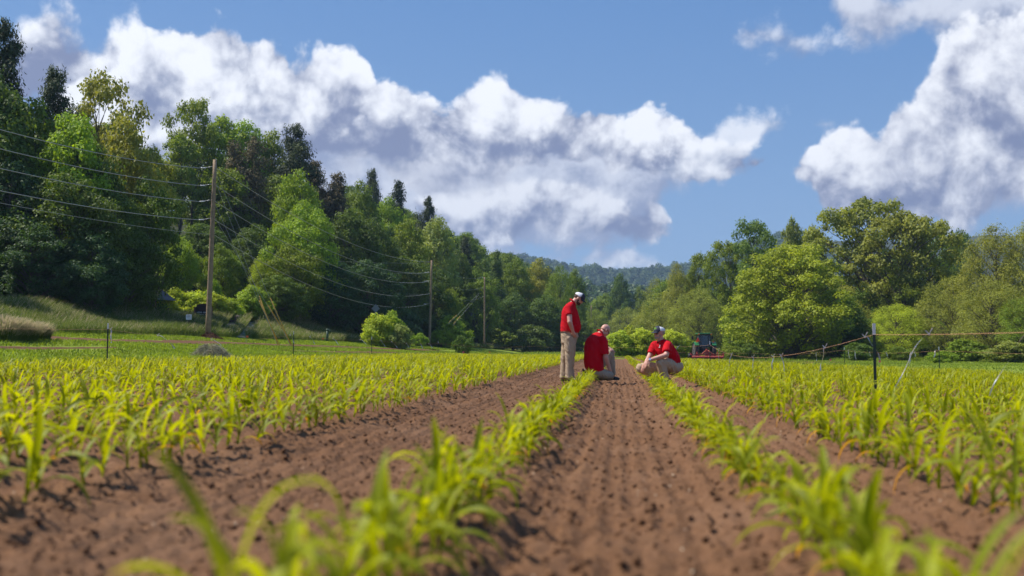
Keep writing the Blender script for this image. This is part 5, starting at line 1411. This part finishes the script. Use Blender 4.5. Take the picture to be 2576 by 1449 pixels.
# far right fence
Q1 = t_post(xl(2362, 49), 49, 1.3, 'far right fence post nearest to the right edge', GP)
Q2 = t_post(xl(2124, 66), 66, 1.3, 'far right fence post left of the nearest right post', GP)
sq = string_line([Vector((Q1.x + .2, 20, Q1.z - .1)), Q1, Q2, Vector((12.5, 96, .45)), Vector((4, 98, .6))], [.1, .15, .2, .1], 'faint string along the far right fence before the right wood')
for k, (px, ln, dx, lab) in enumerate(((2290, .75, -.1, 'bright blue tape on the far right string'), (2300, .3, .2, 'short tape beside the bright blue one'), (2230, .3, .3, 'small tape midway on the far right string'), (2187, .25, .2, 'small tape just behind the nearest right post'),
        (2150, .6, .1, 'hanging tape second right of the far left post'), (2133, .55, .1, 'hanging tape beside the farther right post'), (2052, .6, .05, 'hanging tape left of the farther right post'), (2352, .4, -.2, 'tape tied at the far right fence post'))):
    tape(on_line(sq, px), ln, dx, -.05, lab, 'shiny tapes on the far right string', .026, 40 + k)
# survey flags
m_pink = pbr('pink_flag', (.85, .08, .18), rough=.6); m_orange = pbr('orange_flag', (.85, .16, .03), rough=.6)
for px, D, mt, lab in ((1164, 86, m_pink, 'pink marker flag at the end of the left corn block'), (810, 74, m_orange, 'orange marker flag on the bare strip behind the second left post'), (954, 90, m_orange, 'orange marker flag left of the second utility pole'), (1230, 92, m_orange, 'tiny orange marker flag below the third utility pole'),
        (2087, 78, m_pink, 'pink marker flag left of the farther right post'), (2210, 62, m_pink, 'pink marker flag right of the nearest right fence post'), (619, 56, m_orange, 'orange marker flag near the small white notice')):
    p = ground_at(px, D); root = empty('marker_flag', p); tag(root, lab, 'flag', 'marker flags in the ground')
    mb = MB(); mb.cyl((0, 0, -.05), (0, 0, .5), .004, 6); mb.build('wire_stem', m_galv, root)
    mb = MB(); mb.box((.06, 0, .44), (.13, .004, .11), Matrix.Rotation(.25, 3, 'Z')); mb.build('flag', mt, root)

# ------------------------------------------------------------------ shelter, signs, odds and ends on the bank
m_roof = pbr('slate_grey_roof', (.10, .10, .115), rough=.8, var=.2, vscale=12, bump=.01, bscale=18)
m_post2 = pbr('reddish_timber', (.20, .095, .06), rough=.8, var=.2)
p = ground_at(384, 77); root = empty('roadside_shelter', p); root.rotation_euler.z = R(-18)
tag(root, 'small open shelter with grey pitched roof on timber posts at the wood edge', 'shelter')
for sx in (-1, 1):
    for sy in (-1, 1):
        mb = MB(); mb.box((sx * .85, sy * .75, .85), (.16, .16, 2.0), None, .01); mb.build('post', m_post2, root)
mb = MB(); zz = 1.15
A = [(-1.35, -1.1, 1.72), (1.35, -1.1, 1.72), (.75, 0, 2.65), (-.75, 0, 2.65)]; B = [(x, -y, z) for x, y, z in A]
bm = mb.bm
va = [bm.verts.new(v) for v in A]; vb = [bm.verts.new(B[0]), bm.verts.new(B[1])]
bm.faces.new(va); bm.faces.new((va[3], va[2], vb[1], vb[0])); bm.faces.new((va[1], vb[1], va[2])); bm.faces.new((va[0], va[3], vb[0])); bm.faces.new((va[0], vb[0], vb[1], va[1]))
mb.build('roof', m_roof, root)
mb = MB(); mb.box((0, -.75, 1.62), (1.9, .10, .14)); mb.box((0, .75, 1.62), (1.9, .10, .14)); mb.build('beam', m_post2, root)
m_signb = pbr('dark_brown_sign_board', (.05, .022, .018), rough=.7); m_signk = pbr('black_panel', (.012, .012, .016), rough=.6); m_paint = pbr('white_lettering', (.6, .6, .62), rough=.6)
p = ground_at(509, 74); root = empty('entrance_sign', p); root.rotation_euler.z = R(10)
tag(root, 'dark brown arched entrance sign with faint white lettering beside the nearest pole', 'sign')
pts = [(-.62, 0, .25), (.62, 0, .25), (.62, 0, 1.15), (.45, 0, 1.42), (.18, 0, 1.52), (-.18, 0, 1.52), (-.45, 0, 1.42), (-.62, 0, 1.15)]
mb = MB(); mb.prism(pts, (0, .08, 0)); brd = mb.build('board', m_signb, root)
mb = MB(); mb.box((0, -.012, .66), (1.04, .02, .58), None, .004); pn = mb.build('panel', m_signk, brd)
for sx in (-1, 1): mb = MB(); mb.box((sx * .66, .04, .6), (.10, .12, 1.3)); mb.build('post', m_post2, root)
rl = random.Random(4)
for z_, h_, words in ((.84, .11, ((-.44, -.04), (.03, .46))), (.69, .08, ((-.44, .09), (.16, .46))), (.52, .08, ((-.20, -.04), (.07, .22)))):
    for a_, b__ in words:                       # too small to read in the photograph: worn strokes in the same places
        mb = MB(); x_ = a_
        while x_ < b__ - .02:
            w__ = rl.uniform(.018, .030); mb.box((x_ + w__ / 2, -.025, z_ + rl.uniform(-.006, .006)), (w__, .006, h_ * rl.uniform(.7, 1.0))); x_ += w__ + .014
        mb.build('lettering', m_paint, brd)
p = ground_at(474, 58.5); root = empty('small_notice', p); tag(root, 'small white notice on a dark stake at the foot of the bank', 'sign')
mb = MB(); mb.box((0, .0, .42), (.05, .05, 1.0)); mb.build('stake', m_signb, root)
mb = MB(); mb.box((0, -.04, 1.12), (.36, .02, .32), None, .004); nb = mb.build('plate', m_postw, root)
mb = MB(); mb.box((0, -.055, 1.19), (.22, .006, .07)); mb.box((0, -.055, 1.07), (.26, .006, .025)); mb.build('print', pbr('faded_print', (.5, .42, .40)), nb)
p = ground_at(944, 96); p.z = at(944, 800, 96).z; root = empty('road_sign', (p.x, 96, Hs(p.x, 96))); tag(root, 'grey back of a diamond road sign above the bushes', 'sign')
zz = at(944, 776, 96).z - Hs(p.x, 96)
mb = MB(); mb.cyl((0, .03, -.2), (0, .03, zz + .3), .03, 8); mb.build('post', m_galv, root)
mb = MB(); mb.prism([(-.42, 0, zz), (0, 0, zz - .42), (.42, 0, zz), (0, 0, zz + .42)], (0, .01, 0)); mb.build('plate', pbr('dull_aluminium', (.20, .22, .25), rough=.6), root)
# round headed stone marker by the drive
p = ground_at(593, 80); root = empty('stone_pillar', p); tag(root, 'squat dark stone pillar with a rounded head beside the gravel drive', 'pillar')
m_stone = pbr('dark_stone', (.10, .07, .06), rough=.9, var=.35, vscale=6, bump=.02, bscale=12)
mb = MB(); mb.box((.1, 0, .25), (.40, .36, .6), None, .04); mb.build('shaft', m_stone, root)
mb = MB(); mb.ell((.1, 0, .56), (.23, .21, .16)); mb.build('head', m_stone, root)
mb = MB(); mb.tube([Vector((-1.25 + 1.1 * k / 8, -.1, -.02 + .26 * math.sin(k / 8 * math.pi / 2))) for k in range(9)], [.08] * 9, 10); mb.build('wing_wall', m_stone, root)
# green standpipe on the bank
p = ground_at(823, 84); root = empty('standpipe', p); tag(root, 'dark green standpipe on the grassy bank right of the guy wires', 'standpipe')
m_gr = pbr('green_pipe_paint', (.03, .07, .035), rough=.6)
mb = MB(); mb.cyl((0, 0, -.1), (0, 0, 1.0), .11, 12); mb.build('pipe', m_gr, root)
mb = MB(); mb.ell((0, 0, 1.03), (.15, .15, .10)); mb.tube([(0, 0, .95), (.18, -.05, 1.0), (.30, -.08, .86)], [.06, .055, .05], 8); mb.build('head', m_gr, root)
# far red roofed barn behind the men
p = ground_at(1503, 210); root = empty('barn', p); tag(root, 'small far barn with dull red roof behind the kneeling man head', 'barn')
mb = MB(); mb.box((0, 3, 1.3), (5, 6, 3.4)); mb.build('wall', pbr('grey_boards', (.14, .13, .13), rough=.9), root)
mb = MB(); mb.prism([(-2.9, -.6, 2.9), (-2.9, 6.6, 2.9), (-2.9, 3, 4.3)], (5.8, 0, 0)); mb.build('roof', pbr('dull_red_metal_roof', (.07, .028, .028), rough=.7), root)
mb = MB(); mb.box((0, -.03, 1.1), (2.0, .05, 2.2)); mb.build('door', pbr('dark_doorway', (.03, .03, .03)), root)
# soil mound round the nearest pole, hay pile
def pile(name, px, D, w, h, n, bl, col, lab, cat, blade=(.006, .22)):
    p = ground_at(px, D); rr = np.random.default_rng(int(px))
    a = rr.random(n) * 6.283; r = rr.random(n) ** .6
    prof = lambda r_: np.clip(1 - r_ ** 1.3, 0, 1) * (1 + .25 * np.sin(5 * r_))
    lump = 1 + .22 * np.sin(a * 3 + 1) + .15 * np.sin(a * 5)
    P_ = np.stack([r * np.cos(a) * w / 2 * lump, r * np.sin(a) * w / 2 * .8, prof(r) * h * (1 + .2 * np.sin(a * 2 + 1)) * rr.uniform(.8, 1.05, n)], 1)
    d = np.stack([np.cos(a + rr.normal(0, 1, n)), np.sin(a + rr.normal(0, 1, n)), rr.normal(-.25, .35, n)], 1); d /= np.linalg.norm(d, axis=1)[:, None]
    s_ = np.cross(d, rr.normal(0, 1, (n, 3))); s_ /= np.linalg.norm(s_, axis=1)[:, None]; L = rr.uniform(.5, 1.2, n)[:, None] * blade[1]; s_ = s_ * blade[0]
    V = np.stack([P_ - s_, P_ + s_, P_ + d * L + s_ * .5 + (0, 0, -.03), P_ + d * L - s_ * .5 + (0, 0, -.03)], 1).reshape(-1, 3); k = np.arange(n) * 4
    m_ = leaf_mat(name + '_straw', col, trans=.15, rough=.9, warm=(1, 1, 1), lo=.45, hi=1.5)
    o = ob(name, np_mesh(name, V, np.stack([k, k + 1, k + 2, k + 3], -1), [m_], False, {'lv': ('FACE', rr.random(n))}), None, p); tag(o, lab, cat); return o
pile('hay_pile', 526, 38, 1.55, .42, 9000, 0, (.36, .35, .25), 'grey green heap of cut hay at the edge of the left corn', 'hay pile')
pp = pile('soil_mound', 524, 57.6, 1.3, .28, 3000, 0, (.12, .06, .038), 'low mound of brown soil round the foot of the nearest pole', 'soil mound', (.03, .07))

# ------------------------------------------------------------------ tractor and roller
m_green = pbr('green_tractor_paint', (.025, .17, .045), rough=.4, coat=.3, var=.1); m_tyre = pbr('dusty_tyre_rubber', (.055, .045, .04), rough=.9, var=.3, vscale=5)
m_yel = pbr('yellow_rim_paint', (.65, .42, .02), rough=.5); m_dark = pbr('dark_machine_parts', (.02, .02, .022), rough=.6); m_red = pbr('red_implement_paint', (.30, .035, .028), rough=.6, var=.25, vscale=4)
m_glass, q, out = mat('cab_glass')
b = q.new('ShaderNodeBsdfPrincipled'); b.inputs['Base Color'].default_value = (.04, .07, .09, 1); b.inputs['Roughness'].default_value = .08; b.inputs['Alpha'].default_value = .72; b.inputs['Specular IOR Level'].default_value = .8
q.l.new(b.outputs[0], out.inputs[0])
m_lamp = pbr('orange_lamp_lens', (.85, .22, .03), rough=.3); m_smv = pbr('fluorescent_red_orange', (.95, .06, .02), rough=.5)
TD = 112.0; tx = at(1772, 900, TD).x; tz = Hs(tx, TD) + .03
trac = empty('tractor', (tx, TD, tz), R(8)); trac.scale = (1.06, 1.06, 1.10); tag(trac, 'green farm tractor with glazed cab seen from behind at the field end', 'tractor')
def wheel(x, y, r, w, name='wheel'):
    wr = MB(); wr.lathe([(r * .52, -w * .42), (r * .86, -w * .5), (r * .95, -w * .40), (r * .955, w * .40), (r * .86, w * .5), (r * .52, w * .42)], (x, y, r), 'X', 36)
    for k in range(22):
        a = 2 * math.pi * k / 22
        for sg in (-1, 1):
            a2 = a + (math.pi / 22 if sg > 0 else 0); c = Vector((x + sg * w * .24, y + math.cos(a2) * r * .975, r + math.sin(a2) * r * .975))
            wr.box(c, (w * .5, r * .075, r * .07), Matrix.Rotation(a2, 3, 'X') @ Matrix.Rotation(0, 3, 'Z') @ Matrix.Rotation(math.pi / 2, 3, 'X') @ Matrix.Rotation(sg * .5, 3, 'Y'))
    e = empty(name, (0, 0, 0)); e.parent = trac
    wr.build('tyre', m_tyre, e)
    m2 = MB(); m2.lathe([(.05, -w * .30), (r * .48, -w * .34), (r * .56, -w * .40), (r * .56, w * .40), (r * .48, w * .34), (.05, w * .30)], (x, y, r), 'X', 28); m2.build('rim', m_yel, e)
for sg in (-1, 1): wheel(sg * .92, 0, .80, .42); wheel(sg * .80, 2.25, .52, .30)
mb = MB(); mb.box((0, .15, .85), (.62, 1.3, .62), None, .05); mb.box((0, 1.6, .95), (.50, 1.9, .5), None, .05); mb.build('chassis', m_dark, trac)
mb = MB(); mb.prism([(-.38, .95, .95), (.38, .95, .95), (.40, .95, 1.55), (.30, .95, 1.68), (-.30, .95, 1.68), (-.40, .95, 1.55)], (0, 1.75, -.0)); mb.build('hood', m_green, trac)
for sg in (-1, 1):
    mb = MB(); n = 9; pts = [(sg * .92, -.0 + math.cos(a) * .92, .80 + math.sin(a) * .92) for a in [R(20 + 120 * k / n) for k in range(n + 1)]]
    for a, b_ in zip(pts[:-1], pts[1:]):
        a, b_ = Vector(a), Vector(b_); d = b_ - a; mb.box((a + b_) / 2, (.46, d.length + .01, .03), Matrix.Rotation(math.atan2(d.z, d.y), 3, 'X'))
    fd = mb.build('fender', m_green, trac)
    mb = MB(); mb.box((sg * .86, -.46, 1.72), (.20, .06, .10), None, .01); mb.build('lamp', m_lamp, fd)
cabz0, cabz1 = 1.25, 2.50
for sx, xx in ((-1, .62), (1, .62)):
    for yy0, yy1 in ((-.32, -.22), (.95, .80)):
        mb = MB(); mb.tube([(sx * xx, yy0, cabz0), (sx * (xx - .03), yy1, cabz1)], [.045, .04], 6); mb.build('cab_post', m_dark, trac)
mb = MB(); mb.box((0, -.29, 1.25), (1.32, .08, .10)); mb.box((0, -.24, 2.44), (1.28, .08, .10)); mb.box((-.40, -.30, 1.85), (.05, .05, 1.2)); mb.box((.40, -.30, 1.85), (.05, .05, 1.2)); mb.build('cab_frame', m_dark, trac)
mb = MB(); mb.prism([(-.60, -.30, 1.28), (.60, -.30, 1.28), (.57, -.23, 2.42), (-.57, -.23, 2.42)], (0, .012, 0)); mb.build('rear_window', m_glass, trac)
for sg in (-1, 1): mb = MB(); mb.prism([(sg * .615, -.25, 1.3), (sg * .615, .90, 1.3), (sg * .585, .76, 2.42), (sg * .585, -.18, 2.42)], (.012 * sg, 0, 0)); mb.build('side_window', m_glass, trac)
mb = MB(); mb.box((0, .30, 2.56), (1.50, 1.45, .13), None, .045); mb.build('roof', m_green, trac)
for sg in (-1, 1): mb = MB(); mb.box((sg * .66, -.46, 2.50), (.16, .05, .09), None, .01); mb.build('work_lamp', m_lamp, trac)
for sg in (-1, 1):
    mb = MB(); mb.tube([(sg * .62, .85, 2.2), (sg * 1.0, .80, 2.25)], .018, 6); ar = mb.build('mirror_arm', m_dark, trac); mb = MB(); mb.box((sg * 1.05, .80, 2.15), (.18, .04, .32), None, .015); mb.build('mirror', m_dark, ar)
mb = MB(); mb.cyl((-.45, 1.5, 1.6), (-.45, 1.5, 2.35), .04, 10); mb.build('exhaust', m_dark, trac)
mb = MB(); mb.prism([(-.98, -.50, 1.78), (-.56, -.50, 1.78), (-.77, -.50, 2.18)], (0, -.02, 0)); mb.build('warning_triangle', m_smv, trac)
mb = MB(); mb.box((0, .25, 1.55), (.5, .45, .5), None, .06); mb.box((0, .45, 1.95), (.46, .14, .55), None, .05); mb.build('seat', m_dark, trac)
mb = MB(); mb.tube([(-.32, -.35, .75), (-.42, -1.0, .55)], .035, 8); mb.tube([(.32, -.35, .75), (.42, -1.0, .55)], .035, 8); mb.tube([(0, -.4, 1.05), (0, -1.0, 1.15)], .03, 8); mb.build('linkage', m_dark, trac)
roll = empty('cultivator_roller', trac.matrix_basis @ Vector((-.0, -1.45, 0)), R(8)); roll.scale = (.84, .9, .82); tag(roll, 'wide red soil roller hitched behind the tractor', 'roller')
mb = MB(); mb.box((0, 0, .62), (4.3, .12, .12)); mb.box((0, .45, .62), (4.1, .10, .10)); mb.box((-2.13, .22, .55), (.06, .62, .42)); mb.box((2.13, .22, .55), (.06, .62, .42)); mb.build('frame', m_red, roll)
mb = MB(); mb.tube([(-.78, .0, .66), (0, .38, 1.28)], .055, 8); mb.tube([(.78, .0, .66), (0, .38, 1.28)], .055, 8); mb.box((0, .38, 1.22), (.16, .2, .32)); mb.build('hitch_frame', pbr('orange_red_paint', (.50, .10, .05), rough=.6), roll)
mb = MB(); mb.prism([(-.55, .3, .66), (.55, .3, .66), (0, .36, 1.15)], (0, .02, 0)); mb.build('hitch_plate', m_red, roll)
for row, (yy, rr_) in enumerate(((-.05, .24), (.42, .24))):
    for half in (-1, 1):
        mb = MB(); n = 12
        prof = [(.06, -1.02)]
        for k in range(n): x0_ = -1.02 + 2.04 * k / n; prof += [(rr_ * .72, x0_ + .02), (rr_, x0_ + .085), (rr_ * .72, x0_ + .15)]
        prof += [(.06, 1.02)]
        mb.lathe(prof, (half * 1.04, yy, rr_ + .01), 'X', 20); mb.build('roller', m_red, roll)
mb = MB(); mb.lathe([(.05, -.12), (.33, -.10), (.36, 0), (.33, .10), (.05, .12)], (-2.35, .2, .42), 'X', 20); mb.build('side_disc', m_dark, roll)
mb = MB()
for sg in (-1, 1): mb.box((sg * 1.35, .1, .82), (.08, .30, .34))
mb.build('stand', m_red, roll)
# ------------------------------------------------------------------ grass
m_grass = leaf_mat('grass_blades', (.22, .29, .035), trans=.4, rough=.7, warm=(1.3, 1.3, .5), lo=.6, hi=1.4)
m_tall = None
m, q, out = mat('tall_grass_blades')
lv = q.new('ShaderNodeAttribute', attribute_name='lv').outputs['Fac']; tp_ = q.new('ShaderNodeAttribute', attribute_name='tip').outputs['Fac']
c = q.mix(lv, (.11, .17, .028, 1), (.22, .25, .06, 1)); c = q.mix(tp_, c, (.48, .40, .25, 1))
b = q.new('ShaderNodeBsdfDiffuse'); q.l.new(c, b.inputs[0]); tr = q.new('ShaderNodeBsdfTranslucent'); q.l.new(c, tr.inputs[0])
mx = q.new('ShaderNodeMixShader'); mx.inputs[0].default_value = .4; q.l.new(b.outputs[0], mx.inputs[1]); q.l.new(tr.outputs[0], mx.inputs[2]); q.l.new(mx.outputs[0], out.inputs[0])
m_tall = m
rg = np.random.default_rng(21)
def blades(name, X, Y, Lh, Wd, mt, lab, cat, lean=.25, dx=.06, tips=None, zf=None):
    n = len(X); Z = (zf or H)(X, Y) - .02
    a = rg.random(n) * 6.283; L = Lh * rg.uniform(.6, 1.25, n); d = np.stack([np.cos(a) * lean * L + dx * L * 3, np.sin(a) * lean * L, L], 1)
    s = np.stack([np.cos(a + 1.57 + rg.normal(0, .5, n)), np.sin(a + 1.57), np.zeros(n)], 1) * (Wd * rg.uniform(.6, 1.3, n))[:, None]
    B = np.stack([X, Y, Z], 1); M_ = B + d * [.35, .35, .6]; T = B + d
    V = np.stack([B - s, B + s, M_ + s * .8, M_ - s * .8, T + s * .25, T - s * .25], 1).reshape(-1, 3)
    k = np.arange(n) * 6; F = np.concatenate([np.stack([k, k + 1, k + 2, k + 3], -1), np.stack([k + 3, k + 2, k + 4, k + 5], -1)])
    lv = np.tile(np.clip(fbm(X * .5, Y * .5, 3, 77) * .9 - .1 + rg.normal(0, .15, n) + .1, 0, 1), 2)
    at_ = {'lv': ('FACE', lv)}
    if tips is not None: at_['tip'] = ('FACE', np.concatenate([np.zeros(n), tips]))
    o = ob(name, np_mesh(name, V, F, [mt], False, at_), None); tag(o, lab, cat, kind='stuff'); return o
def ondrive(X, Y):
    t_ = np.clip((Y - g0.y) / (g1.y - g0.y), 0, 1.2); cx = g0.x + (g1.x - g0.x) * t_
    return (np.abs(X - cx) < 1.15) & (np.abs(X - cx) > .35) & (Y > g0.y - 1)
# short grass: lawn on the left, right margin, far end
def strip_mask(X, Y):
    c1 = np.interp(Y, [20, 38, 60, 82, 104], [-23.3, -22.6, -21.6, -20.3, -18.4]); m1 = np.abs(X - c1) < .8
    c2 = np.interp(Y, [18, 26, 33, 36], [-20.2, -19.6, -19.2, -19.0]); m2 = (np.abs(X - c2) < .5) & (Y < 36)
    c3 = np.interp(Y, [52, 62, 76, 92], [-18.2, -17.6, -17.1, -16.6]); m3 = (np.abs(X - c3) < .5) & (Y > 54) & (Y < 90)
    return m1 | m2 | m3
n = 120000; Y = 16 + 130 * rg.random(n) ** 1.2; X = rg.uniform(-26.5, -15.2, n)
n2 = 40000; Y2 = rg.uniform(86, 150, n2); X2 = rg.uniform(-15, 26, n2); k2 = ~((Y2 < 94) & (X2 > -12) & (X2 < 19) & (Y2 > 86.5)) | (rg.random(n2) < .06)
n3 = 75000; Y3 = rg.uniform(22, 120, n3); X3 = rg.uniform(7.5, 60, n3); k3 = (Y3 > soil_end(X3)) | (X3 > 15.9); X3, Y3 = X3[k3], Y3[k3]
X = np.concatenate([X, X2[k2], X3]); Y = np.concatenate([Y, Y2[k2], Y3]); kk = ~ondrive(X, Y) & ~strip_mask(X, Y); X, Y = X[kk], Y[kk]
blades('lawn_grass', X, Y, .085 + .02 * fbm(X, Y, 2, 5), .016 + .0002 * Y, m_grass, 'short sunlit grass of the lawn and field margins', 'grass')
# weeds fringe along the left fence
n = 9000; Y = 16 + 70 * rg.random(n) ** 1.3; X = -15.45 + rg.normal(0, .22, n)
blades('fence_weeds', X, Y, .26, .012, m_grass, 'taller weeds growing along the left fence string', 'grass')
# tall seeding grass on the bank
n = 300000; Y = 24 + 150 * rg.random(n) ** 1.25; X = rg.uniform(-36.5, -25.6, n); t_ = np.interp(Y, [24, 110, 170], [0, 0, 5]); X = X + t_
kk = ~ondrive(X, Y) & (X > toe(Y) - 1.5); X, Y = X[kk], Y[kk]
tl = (rg.random(len(X)) < .26 * fbm(X * .35, Y * .25, 2, 19) * 2).astype(float) * rg.uniform(.5, 1, len(X))
blades('bank_grass', X, Y, .38 + .42 * fbm(X * .3, Y * .3, 2, 9) + .18 * (X < -31), .008 + .00012 * Y, m_tall, 'tall seeding grass covering the bank below the left wood', 'grass', .55, .05, tl)
# undergrowth at the foot of the right wood and far end
n = 60000; X = rg.uniform(-12, 62, n); Y = 100 + rg.random(n) * 45; kk = (Y > 120) | (X > 24) | (X < -2); X, Y = X[kk], Y[kk]; n = len(X)
blades('wood_edge_grass', X, Y, .14 + .45 * fbm(X * .2, Y * .2, 2, 3) * sst(Y, 104, 122), .03, m_grass, 'rank grass along the edge of the right wood', 'grass', .4, .03)
# pale clumps of tall grass on the lawn at the left edge
for px, D, w, h, lab in ((10, 33, 1.1, .95, 'large pale clump of tall grass at the left edge of the lawn'), (48, 34, 1.2, .85, 'pale clump of tall grass second from the left edge'), (95, 35.5, .8, .70, 'lower pale clump of tall grass beside the bare soil strip')):
    p = ground_at(px, D); n = 3800; a = rg.random(n) * 6.283; r = w * .5 * rg.random(n) ** .6
    B = np.stack([r * np.cos(a), r * np.sin(a), np.full(n, -.02)], 1); L = h * rg.uniform(.5, 1.1, n) * (1 - .5 * (r / w / .5) ** 2)
    out_ = (r / w * .7 + rg.normal(.1, .25, n)); d = np.stack([np.cos(a) * out_, np.sin(a) * out_, np.ones(n)], 1) * L[:, None]
    s = np.stack([-np.sin(a), np.cos(a), np.zeros(n)], 1) * .008
    M_ = B + d * [.4, .4, .62]; T = B + d * [1.15, 1.15, .95]
    V = np.stack([B - s, B + s, M_ + s, M_ - s, T + s * .5, T - s * .5], 1).reshape(-1, 3); k = np.arange(n) * 6
    F = np.concatenate([np.stack([k, k + 1, k + 2, k + 3], -1), np.stack([k + 3, k + 2, k + 4, k + 5], -1)])
    o = ob('grass_clump', np_mesh('grass_clump', V, F, [m_tall], False, {'lv': ('FACE', np.tile(rg.random(n), 2)), 'tip': ('FACE', np.concatenate([np.zeros(n), 1.0 * (rg.random(n) < .85)]))}), None, p)
    tag(o, lab, 'grass clump')
# ------------------------------------------------------------------ air
mh, q, out = mat('valley_haze')
v = q.new('ShaderNodeVolumePrincipled'); v.inputs['Color'].default_value = (.50, .70, 1.0, 1); v.inputs['Density'].default_value = .0002; v.inputs['Anisotropy'].default_value = .3
q.l.new(v.outputs[0], out.inputs['Volume'])
mb = MB(); mb.box((0, 1100, 110), (3100, 2620, 250)); hz = mb.build('haze', mh); tag(hz, 'thin blue valley air', 'haze', kind='stuff')
